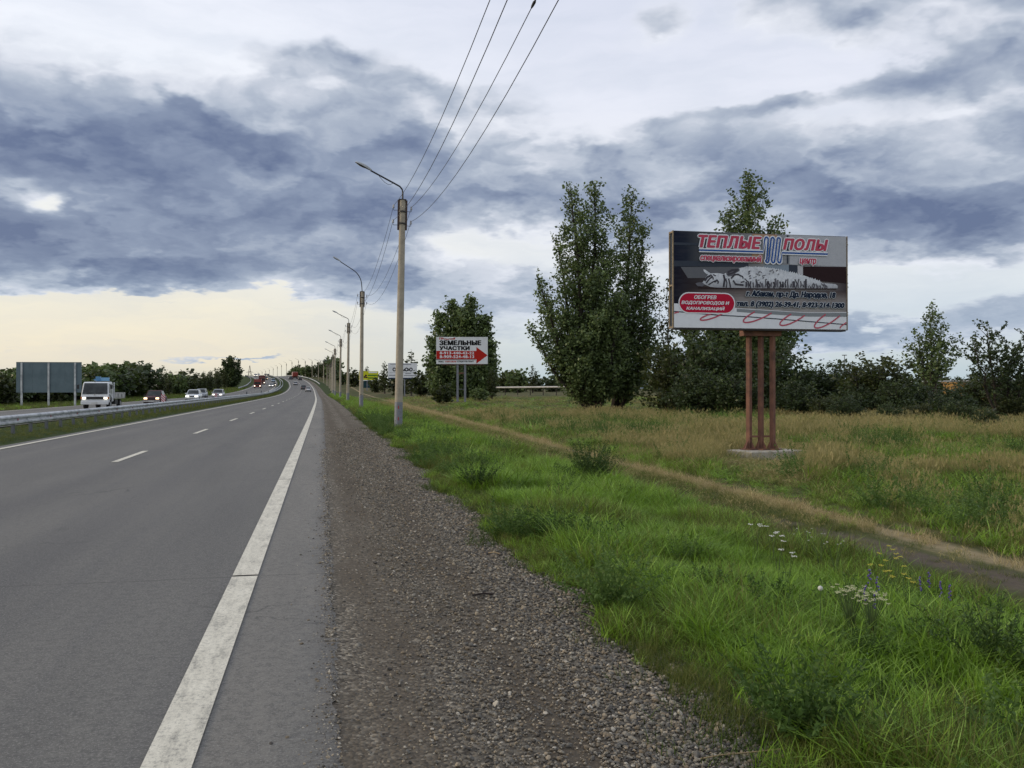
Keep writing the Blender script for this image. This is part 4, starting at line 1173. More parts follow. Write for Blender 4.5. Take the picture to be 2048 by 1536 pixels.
INS = [(-.37, 9.42), (.37, 9.38), (-.38, 8.80), (.36, 8.78)]
def make_pole(arm_kind, marks=False, tag_plate=False):
    root = empty('lamp_pole', (0, 0, 0))
    MB().tube([(0, 0, 1.25), (0, 0, 5), (0, 0, POLE_H)], [.166, .147, POLE_R1], 12).build('pole_shaft', concrete, root)
    MB().tube([(0, 0, -.4), (0, 0, 1.25)], [POLE_R0, .168], 12).build('painted_base', grey_paint, root)
    for sx in (-1, 1):
        MB().box((sx * .165, 0, 9.08), (.075, .07, 1.25)).box((sx * .150, .05, 9.08), (.045, .02, 1.25)).build('steel_angle', rust_bracket, root)
    for z in (8.72, 9.22):
        MB().tube([(0, 0, z - .03), (0, 0, z + .03)], .165, 12).build('clamp', dark_steel, root)
    MB().box((0, 0, 9.72), (.30, .24, .03)).build('top_plate', dark_steel, root)
    for (x, z) in INS:
        s = 1 if x > 0 else -1
        h = MB().tube([(s * .17, 0, z - .14), (x * .95, 0, z - .15), (x, 0, z - .13), (x, 0, z - .02)], .011, 5).build('insulator_hook', dark_steel, root)
        MB().tube([(x, 0, z - .06), (x, 0, z - .03), (x, 0, z), (x, 0, z + .03), (x, 0, z + .065), (x, 0, z + .09)], [.042, .050, .034, .040, .030, .022], 8).build('insulator', glass_ins, h)
    lamp_parts(arm_kind, root)
    if marks:
        for z, hh in ((1.03, .13), (.56, .13), (.10, .17)):
            o = MB().box((-.02, -.172, z), (.035, .012, hh)).build('red_mark', red_paint, root)
            o.location = (0, 0, 0)
    if tag_plate:
        MB().box((-.03, -.175, 1.30), (.07, .012, .09)).build('number_plate', dark_steel, root)
    return root

def pole_xr(Y):
    return float(np.interp(Y, [0, 190, 380, 460, 2000], [3.08, 3.15, 6.0, 6.9, 6.9]))
pole_names = ['nearest concrete lamp pole, with a grey painted foot and red marks',
              'second lamp pole, with the tall swan-neck arm curving over the road',
              'third lamp pole along the road, short bent arm', 'fourth lamp pole along the road, seen just left of the third', 'fifth lamp pole along the road', 'sixth lamp pole along the road']
pole_a = make_pole(0, marks=True)
pole_b = make_pole(1, tag_plate=True)
pole_c = make_pole(0)
# far poles: shaft, foot and arm only
pole_far = empty('lamp_pole', (0, 0, 0))
MB().tube([(0, 0, -1.5), (0, 0, POLE_H)], [.17, .125], 6).build('pole_shaft', concrete, pole_far)
MB().box((0, 0, 9.08), (.38, .2, 1.25)).build('bracket_cage', rust_bracket, pole_far)
_p, _e, _t = arm_points(0)
MB().tube(_p, .05, 4).build('arm', black_pipe, pole_far)
MB().box((-1.7, 0, 11.0), (.72, .26, .10), rot=Matrix.Rotation(_t, 3, 'Y')).build('lamp_head', lamp_shell, pole_far)
POLES = []
for i in range(27):
    Y = 37.2 + 36.0 * i
    g = G(pole_xr(Y), Y); g.z = float(H(3.1, Y)) - (.02 if Y < 250 else 1.1 if Y < 520 else .4)
    if i == 0: o = pole_a
    elif i == 1: o = pole_b
    elif i < 6: o = pole_c if i == 2 else copy_tree(pole_c)
    else: o = pole_far if i == 6 else copy_tree(pole_far)
    o.location = g
    dC = (CX(Y + 10) - CX(Y - 10)) / 20
    o.rotation_euler = (0, math.radians(1.05 if i == 0 else .5 if i == 1 else R.normal(0, .35)), -math.atan(dC))
    if i == 0: o.rotation_euler.x = math.radians(.1)
    if i < 6: lab = pole_names[i]
    elif i < 12: lab = 'slim lamp pole of the close-set row before the dark hillside trees'
    elif i < 18: lab = 'distant lamp pole halfway up the hill in front of the tree belt'
    else: lab = 'tiny lamp pole standing against the sky beyond the hill crest'
    grp = 'lamp poles along the right side of the road' if i < 6 else 'lamp poles, ' + lab.split('lamp pole ')[1]
    tag(o, lab, 'lamp pole', grp)
    POLES.append(o)
bpy.context.view_layer.update()

wl = ['upper left overhead wire strung between the lamp poles', 'upper right overhead wire with a dark splice near the top of the photo',
      'lower left overhead wire strung between the lamp poles', 'lower right overhead wire, rightmost at the top of the photo']
for w, (x, z) in enumerate(INS):
    pts = []
    anch = [Vector((3.08 + x, 1.2, z - .1))] + [POLES[i].matrix_world @ Vector((x, 0, z + .04)) for i in range(9)]
    for a, b in zip(anch[:-1], anch[1:]):
        n = 16; sag = 1.1 + (.12 if w > 1 else 0)
        if w == 3: sag += .04
        for i in range(n):
            t = i / n; pts.append(a.lerp(b, t) - Vector((0, 0, 4 * sag * t * (1 - t))))
    pts.append(anch[-1])
    root = MB().tube(pts, .0085, 5, cap=False).build('overhead_wire', wire_m)
    tag(root, wl[w], 'power line', 'overhead wires along the lamp poles')
    if w == 1:
        j = min(range(16), key=lambda k: abs(pts[k].y - 15.2)); a = pts[j]; d = (pts[j + 1] - pts[j]).normalized()
        MB().tube([a - d * .16, a - d * .05, a + d * .05, a + d * .16], [.012, .03, .026, .012], 6).build('splice', dark_steel, root)

# ------------------------------------------------------------------ guardrails
def guardrail(xr, y0, y1, label, face=1, step=2.1, posts=True, reflectors=False, loop=False, zoff=0.0, beam_mat=None):
    root = empty('guardrail', G(xr, y0), 0, label, 'guardrail')
    base = Vector(root.location)
    prof = [(0, .37), (.045, .395), (.085, .43), (.085, .485), (.02, .535), (.02, .585), (.085, .635), (.085, .69), (.045, .725), (0, .75)]
    ys = ysamples(y0, y1, 2.0)
    vs = []; fs = []
    n = len(prof)
    for y in ys:
        g = G(xr, y) - base
        if loop:      # curls away at the far end
            pass
        for (d, z) in prof: vs.append((g.x + d * face, g.y, g.z + z + zoff))
        for (d, z) in reversed(prof): vs.append((g.x + (d - .008) * face, g.y, g.z + z + zoff))
    m = 2 * n
    for i in range(len(ys) - 1):
        for k in range(m):
            k2 = (k + 1) % m; fs.append((i * m + k, i * m + k2, (i + 1) * m + k2, (i + 1) * m + k))
    fs += [tuple(range(m)), tuple(range((len(ys) - 1) * m + m - 1, (len(ys) - 1) * m - 1, -1))]
    MB().add(vs, fs).build('rail_beam', beam_mat or zinc, root)
    if posts:
        pm = MB().box((0, 0, .15), (.10, .15, 1.1)).mesh('post', zinc_dark)
        sp = MB().box((0, 0, 0), (.10, .08, .20)).mesh('spacer', zinc_dark)
        y = y0 + .8; k = 0
        while y < y1 and k < 150:
            g = G(xr, y) - base
            o = obj_of('post', pm, root, (g.x - .13 * face, g.y, g.z + zoff))
            if y < 75: obj_of('spacer', sp, root, (g.x - .05 * face, g.y, g.z + .56 + zoff))
            y += step; k += 1
    if reflectors:
        rm = MB().box((0, 0, 0), (.01, .09, .085)).mesh('reflector', red_refl)
        for k in range(14):
            y = y0 + 2.9 + step * 2 * k; g = G(xr, y) - base
            obj_of('reflector', rm, root, (g.x + .05 * face, g.y, g.z + .565))
    return root
red_refl = plain('red_reflector', (0.35, 0.01, 0.03), 0.3)
guardrail(-11.45, 30.0, 560, 'long galvanised guardrail on the median with red reflectors, running from the left edge', 1, reflectors=True)
guardrail(-12.35, 236, 560, 'second thinner guardrail on the far part of the median, curving uphill', 1)
guardrail(2.9, 362, 700, 'pale guardrail climbing the hill on the right, in front of the lamp poles', -1, beam_mat=zinc)
guardrail(-24.6, 300, 520, 'distant guardrail on the left edge of the opposite road near the crest', 1, beam_mat=zinc)

# striped hazard plates standing at the guardrail
stripe_m, _t_, _b_ = new_mat('hazard_stripes')
_oc = _t_.sep(_t_.node('ShaderNodeTexCoord').outputs['Object'])
_s = _t_.m('FRACT', _t_.m('MULTIPLY', _t_.m('ADD', _oc[0], _oc[2]), 5.2))
_t_._in(_b_.inputs['Base Color'], _t_.mix(_t_.m('GREATER_THAN', _s, .5), (0.6, 0.6, 0.62, 1), (0.42, 0.015, 0.03, 1)))
def plate(px, Z, w, h, z0, label, mat):
    p = P(px, HZ, Z); g = G(-12.1, p.y); 
    root = empty('hazard_plate', g, -.05, label, 'road sign', 'hazard plates at the median guardrail')
    MB().box((0, 0, (z0 + h) / 2), (.05, .05, z0 + h)).build('post', zinc_dark, root)
    MB().box((0, -.035, z0 + h / 2), (w, .012, h)).build('plate', mat, root, bevel=.004)
plate(332, 69, .30, .58, .66, 'red and white striped hazard plate at the guardrail by the dark red car', stripe_m)
plate(438, 104, .30, .48, .66, 'red and white striped hazard plate in front of the silver car', stripe_m)
plate(504, 150, .22, .5, .62, 'small dark marker plate at the guardrail below the red truck', zinc_dark)
plate(533, 192, .2, .5, .62, 'tiny dark marker plate at the far bend of the guardrail', zinc_dark)

# ------------------------------------------------------------------ lettering
def text_mesh(name, body, box, y, mat, bold=0.0, shear=0.0, space=1.0, parent=None, rad=0.0):
    """flat lettering fitted to box = (x0, x1, z0, z1) on a board facing -y; weight comes from overlaid copies"""
    cu = bpy.data.curves.new('t', 'FONT'); cu.body = body; cu.size = 1.0; cu.shear = shear
    cu.space_character = space; cu.fill_mode = 'FRONT'; cu.resolution_u = 3
    ob = bpy.data.objects.new('t', cu); COL.objects.link(ob)
    me = bpy.data.meshes.new_from_object(ob)
    bpy.data.objects.remove(ob); bpy.data.curves.remove(cu)
    n = len(me.vertices); co = np.empty(n * 3, np.float32); me.vertices.foreach_get('co', co); co = co.reshape(-1, 3)
    polys = [tuple(p.vertices) for p in me.polygons]; bpy.data.meshes.remove(me)
    x0, x1, z0, z1 = box
    r = bold * (z1 - z0)
    a, b = co[:, 0].min(), co[:, 0].max(); c, d = co[:, 1].min(), co[:, 1].max()
    ox = x0 + r + (co[:, 0] - a) / (b - a) * (x1 - x0 - 2 * r); oz = z0 + r * .6 + (co[:, 1] - c) / (d - c) * (z1 - z0 - 1.2 * r)
    rr_ = r + rad
    sh = [(0, 0)] + [(math.cos(k * math.pi / 4) * rr_, math.sin(k * math.pi / 4) * (r * .6 + rad)) for k in range(8)] if rr_ > 0 else [(0, 0)]
    mb = MB()
    for i, (dx, dz) in enumerate(sh):
        mb.add([(ox[k] + dx, y - .0003 * i, oz[k] + dz) for k in range(n)], polys)
    return mb.build(name, mat, parent)

def outlined(body, box, y, mat, omat, bold, grow, shear, parent, space=1.0):
    text_mesh('lettering_outline', body, box, y, omat, bold, shear, space, parent, rad=grow)
    return text_mesh('lettering', body, box, y - .005, mat, bold, shear, space, parent)

def flat(name, pts, y, mat, parent):
    """flat print shape: polygon in board x, z"""
    mb = MB(); mb.poly([(x, y, z) for x, z in pts]); return mb.build(name, mat, parent)
def ribbon(name, pts, w, y, mat, parent):
    mb = MB(); n = len(pts); L = []; Rr = []
    for i, p in enumerate(pts):
        a = Vector(pts[max(i - 1, 0)]); b = Vector(pts[min(i + 1, n - 1)]); d = (b - a)
        d = d.normalized() if d.length else Vector((1, 0)); nn = Vector((-d.y, d.x)) * w / 2
        L.append((p[0] + nn.x, y, p[1] + nn.y)); Rr.append((p[0] - nn.x, y, p[1] - nn.y))
    mb.add(L + Rr, [(i, i + 1, n + i + 1, n + i) for i in range(n - 1)])
    return mb.build(name, mat, parent)
def rounded(x0, x1, z0, z1, r, n=6):
    out = []
    for (cx, cz, a0) in ((x1 - r, z1 - r, 0), (x0 + r, z1 - r, 90), (x0 + r, z0 + r, 180), (x1 - r, z0 + r, 270)):
        for i in range(n + 1):
            a = math.radians(a0 + 90 * i / n); out.append((cx + r * math.cos(a), cz + r * math.sin(a)))
    return out

ink = lambda n, c: plain('ink_' + n, c, 0.8, var=.06, spec=.12)
I_red, I_blue, I_navy, I_white, I_black = ink('rose', (.50, .070, .12)), ink('blue', (.028, .095, .32)), ink('navy', (.012, .022, .045)), ink('white', (.74, .76, .80)), ink('black', (.012, .012, .014))
I_pale = ink('pale', (.52, .56, .60)); I_pill = ink('crimson', (.46, .014, .045)); I_pink = ink('pink', (.48, .10, .14))

# ------------------------------------------------------------------ large poster board
def poster_material():
    m, t, b = new_mat('poster_photo_print')
    x, y, z = t.sep(t.node('ShaderNodeTexCoord').outputs['Object'])
    u = t.m('DIVIDE', x, 5.87); v = t.m('DIVIDE', z, 3.0)
    up = t.ramp(u, [(0.0, (.008, .012, .030)), (.07, (.016, .022, .038)), (.2, (.11, .115, .12)), (.42, (.22, .225, .23)), (.62, (.30, .31, .33)), (1.0, (.42, .43, .46))])
    low = t.ramp(u, [(0.0, (.008, .010, .022)), (.14, (.040, .030, .030)), (.35, (.16, .145, .145)), (.55, (.24, .235, .24)), (.85, (.19, .18, .18)), (1.0, (.06, .045, .05))])
    floor = t.ramp(v, [(.20, (.40, .38, .37)), (.32, (.27, .245, .24)), (.40, (.10, .075, .07)), (.44, (.04, .028, .026))])
    c = t.mix(t.step(v, .60, .66), low, up)
    c = t.mix(t.step(v, .40, .43), t.mix(t.step(u, .02, .35, 0.0, .8), low, floor), c)
    n = t.noise(t.xyz(t.m('MULTIPLY', x, 1.0), 0.0, t.m('MULTIPLY', z, 6.0)), 1.4, 4, .6)
    c = t.mix(t.step(n, .4, .7, 0.0, .35), c, (.05, .05, .06, 1))
    t._in(b.inputs['Base Color'], c); b.inputs['Roughness'].default_value = .8; b.inputs['Specular IOR Level'].default_value = .12
    return m
def fur_material():
    m, t, b = new_mat('cat_fur_print')
    o = t.node('ShaderNodeTexCoord').outputs['Object']
    n = t.noise(t.v('MULTIPLY', o, (14.0, 1.0, 9.0)), 1.0, 6, .7); n2 = t.noise(o, 3.0, 4, .6)
    c = t.ramp(n, [(.30, (.42, .45, .50)), (.5, (.62, .65, .70)), (.7, (.76, .78, .82))])
    c = t.mix(t.step(n2, .5, .75, 0.0, .35), c, (.16, .17, .20, 1))
    c = t.mix(t.step(t.sep(o)[2], 1.30, 1.62, .55, 0.0), c, (.15, .15, .17, 1))      # the printed animal's darker underside
    t._in(b.inputs['Base Color'], c); b.inputs['Roughness'].default_value = .6
    return m

def bb(cx, cy):
    top = 108 + (cx - 160) * 52 / 1750.0; bot = 1118 + (cx - 160) * 3 / 1750.0
    return ((cx - 162) / 1746.0 * 5.87, 3.0 * (1 - (cy - top) / (bot - top)))
def bbx(c0, c1, t0, t1):
    """crop-pixel box measured at its own position -> board box"""
    xm = (c0 + c1) / 2
    return (bb(c0, 0)[0], bb(c1, 0)[0], bb(xm, t1)[1], bb(xm, t0)[1])

def big_board():
    g = on_ground(1521, 28.0); left = P(1347.6, HZ, 27.4)
    a = math.radians(10.8)
    root = empty('billboard', (left.x, left.y, 0), -YAW + a,
                 'large advertising board with a lying cat print on three rusty posts in the dry grass', 'billboard')
    Zb = 3.54
    W_, H_, T_ = 5.87, 3.0, .30
    # panel
    pn = MB().box((W_ / 2, .012, H_ / 2), (W_, .02, H_)).build('poster_panel', poster_material(), root, (0, 0, Zb))
    bk = MB().box((W_ / 2, T_, H_ / 2), (W_, .02, H_)).build('back_panel', print_grey, root, (0, 0, Zb))
    def child(o): o.parent = pn; return o
    S = pn
    # side frame
    for sx, dx in ((-.02, 0), (W_ + .02, 0)):
        MB().box((sx, .01, H_ / 2), (.035, .05, H_ + .03)).box((sx, T_, H_ / 2), (.035, .05, H_ + .03)).box((sx, T_ / 2, .02), (.03, T_ - .05, .05)).box((sx, T_ / 2, H_ - .02), (.03, T_ - .05, .05)).box((sx, T_ / 2, 1.32), (.03, T_ - .05, .05)).build('side_frame', wood_frame, root, (0, 0, Zb))
    MB().box((W_ / 2, T_ / 2, -.03), (W_ - .05, T_, .04)).box((W_ / 2, T_ / 2, H_ + .0), (W_ - .05, T_ - .05, .03)).build('edge_batten', dark_steel, root, (0, 0, Zb))
    MB().box((W_ / 2, T_ / 2, H_ / 2), (W_ - .3, .02, H_ - .2)).build('inner_shade', dark_inside, root, (0, 0, Zb))  # near-black sheet, its colour stands in for the shade between the two panels
    rr = np.random.default_rng(3)
    # torn vinyl flaps along the right edge and bottom
    for k in range(7):
        z = rr.uniform(.3, 2.9); w = rr.uniform(.02, .06); h = rr.uniform(.03, .10)
        MB().poly([(W_ + .03, -.01, z), (W_ + .03 + w, -.02, z - h * .5), (W_ + .03 + w * .4, -.015, z - h)]).build('torn_edge', white_print, root, (0, 0, Zb))
    MB().poly([(5.0, -.012, 0), (5.75, -.012, -.0), (5.6, -.03, -.06), (5.2, -.03, -.035)]).build('torn_edge', dark_steel, root, (0, 0, Zb))
    # photo print blocks
    def fl(nm, pts, y, mat): return flat(nm, [bb(*p) for p in pts], y, mat, S)
    I = ink
    m_lg = I('light_grey', (.44, .455, .49)); m_mg = I('mid_grey', (.13, .135, .15)); m_dk = I('dark_brown', (.030, .016, .018)); m_dg = I('dark_slate', (.045, .055, .075))
    m_or = I('timber', (.40, .25, .16)); m_bl = I('pale_blue', (.24, .29, .35)); m_pale = I('pale_strip', (.5, .5, .53))
    fl('print_block', [(1320, 146), (1905, 163), (1905, 468), (1320, 450)], -.004, m_lg)
    fl('print_block', [(163, 228), (560, 236), (560, 262), (163, 256)], -.004, m_dg)
    fl('print_block', [(163, 418), (560, 424), (900, 440), (900, 480), (560, 478), (163, 478)], -.004, m_dg)
    fl('print_block', [(230, 484), (900, 484), (900, 590), (300, 600)], -.004, m_mg)
    fl('print_block', [(940, 134), (1190, 141), (1190, 178), (940, 172)], -.004, m_or)
    fl('print_block', [(936, 330), (1046, 334), (1046, 440), (936, 438)], -.004, m_or)
    fl('print_block', [(1060, 450), (1310, 455), (1310, 530), (1060, 510)], -.004, m_bl)
    fl('print_block', [(1455, 468), (1905, 470), (1905, 640), (1620, 620), (1455, 560)], -.005, m_dk)
    fl('print_block', [(1400, 462), (1455, 464), (1455, 560), (1400, 545)], -.005, m_pale)
    fl('print_block', [(1310, 452), (1400, 456), (1400, 545), (1310, 520)], -.006, m_dg)
    fl('print_block', [(1290, 146), (1306, 147), (1306, 440), (1290, 440)], -.006, m_dg)
    # cat
    fur = fur_material(); stripe = I('fur_stripe', (.060, .058, .070)); stripe2 = I('fur_shade', (.13, .13, .15)); nose = I('nose', (.05, .03, .035))
    body = [(1815, 692), (1816, 668), (1795, 650), (1740, 645), (1660, 640), (1600, 612), (1540, 592), (1490, 570), (1400, 548), (1310, 528), (1200, 503), (1100, 488), (1000, 478), (900, 476), (830, 486),
            (780, 505), (700, 520), (655, 556), (640, 600), (640, 697), (900, 699), (1200, 700), (1500, 698), (1700, 694)]
    fl('cat_print', body, -.008, fur)
    # scalloped fur edge
    for k in range(34):
        t = k / 33; px_ = 860 + t * 760; py_ = np.interp(px_, [860, 1000, 1200, 1400, 1540, 1620], [482, 478, 503, 548, 592, 618])
        fl('fur_tuft', [(px_ - 16, py_ + 8), (px_ + rr.uniform(-4, 10), py_ - rr.uniform(5, 15)), (px_ + 16, py_ + 8)], -.009, fur)
    fl('cat_print', [(655, 556), (600, 546), (550, 546), (505, 552), (478, 585), (455, 625), (440, 645), (470, 668), (520, 690), (600, 697), (645, 697)], -.010, fur)   # head
    fl('cat_ear', [(450, 508), (470, 512), (500, 535), (522, 548), (500, 560), (478, 552), (456, 530)], -.012, fur)
    fl('cat_ear', [(372, 655), (395, 645), (440, 643), (470, 668), (440, 686), (395, 682)], -.012, stripe2)
    fl('cat_paw', [(680, 560), (672, 530), (700, 508), (760, 496), (812, 500), (810, 520), (770, 545), (740, 575), (700, 580)], -.013, stripe2)
    fl('cat_paw', [(735, 640), (760, 590), (810, 580), (870, 598), (890, 640), (860, 670), (780, 672)], -.013, fur)
    def st(pts, w, mat=stripe, y=-.016): ribbon('fur_stripe', [bb(*p) for p in pts], w, y, mat, S)
    for (pts, w) in [(p_, w_ * 1.3) for p_, w_ in [([(462, 628), (490, 588), (520, 572)], .05), ([(478, 650), (512, 604), (545, 580)], .035), ([(500, 668), (540, 640), (570, 625)], .03),
                     ([(520, 560), (545, 590), (548, 612)], .03), ([(560, 640), (585, 618), (600, 640)], .045), ([(545, 560), (575, 575)], .025), ([(600, 640), (590, 655)], .03),
                     ([(650, 560), (662, 610), (650, 690)], .05), ([(672, 600), (684, 650), (676, 694)], .03), ([(700, 600), (712, 650), (720, 694)], .035),
                     ([(690, 540), (730, 515), (800, 508)], .05), ([(690, 560), (740, 545), (780, 520)], .04), ([(725, 600), (760, 560), (800, 556)], .04), ([(745, 620), (770, 660), (850, 668)], .045),
                     ([(800, 560), (840, 580), (845, 600)], .035), ([(860, 600), (900, 640), (905, 680)], .03), ([(820, 640), (860, 630)], .03)]]:
        st(pts, w)
    for k in range(40):
        x_ = 880 + k * 21 + rr.uniform(-7, 7); lo = 696 - rr.uniform(0, 10); hi = lo - rr.uniform(28, 105) * (1 if x_ < 1500 else .55)
        hi = max(hi, float(np.interp(x_, [880, 1200, 1500, 1720], [520, 560, 600, 655])))
        mid = x_ + rr.uniform(-10, 14)
        st([(x_, lo), (mid, (lo + hi) / 2), (x_ + rr.uniform(-14, 8), hi)], rr.uniform(.028, .065), stripe if rr.uniform() < .65 else stripe2)
    for k in range(26):
        x_ = rr.uniform(880, 1200); y_ = rr.uniform(515, 620)
        st([(x_, y_), (x_ + rr.uniform(8, 24), y_ - rr.uniform(4, 14))], rr.uniform(.02, .04), stripe2)
    ribbon('shadow_print', [bb(400, 700), bb(1000, 704), bb(1800, 698)], .03, -.014, m_dk, S)
    # white mat with heating cable
    fl('print_block', [(163, 866), (420, 872), (780, 908), (1100, 925), (1500, 945), (1905, 938), (1905, 1118), (163, 1116)], -.016, I_white)
    fl('print_block', [(780, 914), (1100, 931), (1500, 950), (1905, 944), (1905, 986), (1500, 988), (1100, 968), (780, 946)], -.019, I('mat_grey', (.24, .26, .28)))
    ribbon('cable_print', [bb(163, 948), bb(620, 985), bb(860, 994), bb(1200, 1016), bb(1600, 1045), bb(1903, 1066)], .028, -.022, I_navy, S)
    ribbon('cable_print', [bb(165, 968), bb(185, 960), bb(210, 955)], .04, -.025, I_pink, S)
    for (x0, y0, x1, y1) in ((330, 1000, 640, 965), (755, 1030, 1130, 955), (1125, 1058, 1470, 975), (1480, 1088, 1835, 975)):
        pts = []
        for i in range(15):
            t = i / 14
            q0 = (x0 + 205, y1 - 12 if x0 > 400 else y1); q1 = (x0 - 40, y0 - 4); q2 = (x0 + 90, y0 + 48); q3 = (x1, y1)
            u = 1 - t
            pts.append(bb(u ** 3 * q0[0] + 3 * u * u * t * q1[0] + 3 * u * t * t * (q2[0] + 60) + t ** 3 * q3[0],
                          u ** 3 * q0[1] + 3 * u * u * t * (q1[1] + 60) + 3 * u * t * t * (q2[1] + 20) + t ** 3 * q3[1]))
        ribbon('cable_print', pts, .045, -.025, I_pink, S)
    ribbon('cable_print', [bb(1835, 1106), bb(1845, 1085), bb(1902, 1045)], .04, -.025, I_pink, S)
    # crimson pill
    x0, z0 = bb(205, 968); x1, z1 = bb(765, 752)
    flat('badge_outline', rounded(x0, x1, z0, z1, .33), -.026, I_white, S)
    flat('badge', rounded(x0 + .035, x1 - .035, z0 + .035, z1 - .035, .30), -.029, I_pill, S)
    for body_, b_ in (('ОБОГРЕВ', bbx(357, 578, 778, 818)), ('ВОДОПРОВОДОВ И', bbx(232, 706, 838, 880)), ('КАНАЛИЗАЦИЙ', bbx(280, 660, 892, 938))):
        text_mesh('lettering', body_, b_, -.033, I_white, .05, .25, 1.0, S)
    # headings
    outlined('ТЕПЛЫЕ', bbx(398, 1030, 156, 288), -.030, I_red, I_white, .075, .036, .22, S, 1.06)
    outlined('ПОЛЫ', bbx(1245, 1712, 184, 306), -.030, I_red, I_white, .075, .036, .22, S, 1.06)
    coil = [bb(405, 308), bb(1044, 322)]
    xs = [(1052, 1074), (1076, 1098), (1114, 1138), (1138, 1160), (1176, 1200), (1199, 1222)]
    # serpentine: up, over, down, under
    tops, bots = 182, 415
    seq = [(1044, 322), (1066, tops + 10)]
    cols = [(1066, None), (1098, 1074), (1130, 1106), (1160, 1138), (1192, 1168), (1220, 1200)]
    path = [(405, 308), (1044, 322), (1060, tops + 14)]
    def arc(cx, cy, r, up):
        return [(cx - r * math.cos(math.pi * k / 6), cy - (r * 1.3 * math.sin(math.pi * k / 6)) * (1 if up else -1)) for k in range(7)]
    path += arc(1078, tops + 10, 17, True)
    path += [(1080, 400)] + [(x, y) for x, y in arc(1085, 412, 15, False)][::1]
    path += [(1124, tops + 16)] + arc(1140, tops + 12, 16, True)
    path += [(1130, 405)] + arc(1146, 414, 15, False)
    path += [(1186, tops + 18)] + arc(1202, tops + 14, 16, True)
    path += [(1192, 405)] + arc(1208, 414, 15, False)
    path += [(1236, 330), (1705, 341)]
    # drop backwards jumps caused by the arc ends
    P2 = [bb(*p) for p in path]
    ribbon('emblem_outline', P2, .125, -.036, I_white, S)
    ribbon('emblem', P2, .052, -.039, I_blue, S)
    outlined('специализированный', bbx(415, 1028, 352, 440), -.043, I_red, I_white, .05, .022, .22, S)
    outlined('центр', bbx(1412, 1588, 386, 462), -.043, I_red, I_white, .05, .022, .22, S)
    outlined('г. Абакан, пр-т Др. Народов, 18', bbx(870, 1790, 726, 806), -.030, I_navy, I_pale, .075, .016, .22, S)
    outlined('тел. 8 (3902) 26-39-41, 8-923-214-1300', bbx(776, 1882, 836, 910), -.030, I_navy, I_pale, .075, .016, .22, S)
    # posts, beam, feet, slab (board frame coordinates)
    inv = Matrix.Rotation(-(-YAW + a), 3, 'Z')
    def loc(px, Z):
        p = P(px, HZ, Z); v = inv @ Vector((p.x - left.x, p.y - left.y, 0)); return v
    c = loc(1521, 28.35)
    zs = EYE - (899 - HZ) / (F / 28.3)
    bt = MB().box((c.x, c.y, Zb - .11), (1.28, .34, .20)).build('support_beam', rust, root)
    for px in (1498, 1521.5, 1545):
        v = loc(px, 28.35)
        rot = Matrix.Rotation(math.radians(30), 3, 'Z')
        MB().box((v.x, v.y, (zs + Zb - .2) / 2), (.14, .14, Zb - .2 - zs), rot=rot).build('post', rust, root, bevel=.01)
        ft = MB()
        for k in range(4):
            d = rot @ Vector((math.cos(k * math.pi / 2), math.sin(k * math.pi / 2), 0)); n_ = Vector((-d.y, d.x, 0)) * .012
            q = Vector((v.x, v.y, zs)); 
            ft.add([q + d * .07 - n_, q + d * .24 - n_, q + d * .07 + Vector((0, 0, .30)) - n_, q + d * .07 + n_, q + d * .24 + n_, q + d * .07 + Vector((0, 0, .30)) + n_],
                   [(0, 1, 2), (3, 5, 4), (0, 2, 5, 3), (1, 4, 5, 2), (0, 3, 4, 1)])
        ft.box((v.x, v.y, zs + .015), (.42, .42, .03), rot=rot)
        ft.build('gusset_foot', rust, root)
    MB().box((c.x, c.y - .02, zs + .42), (.78, .05, .06)).build('cross_bar', rust, root)
    sl = MB().box((c.x + .12, c.y - .1, zs - .16), (2.15, 1.25, .30), rot=Matrix.Rotation(math.radians(14), 3, 'Z'))
    sl.build('concrete_slab', slab_m, root, bevel=.03)
    return root
big_board()

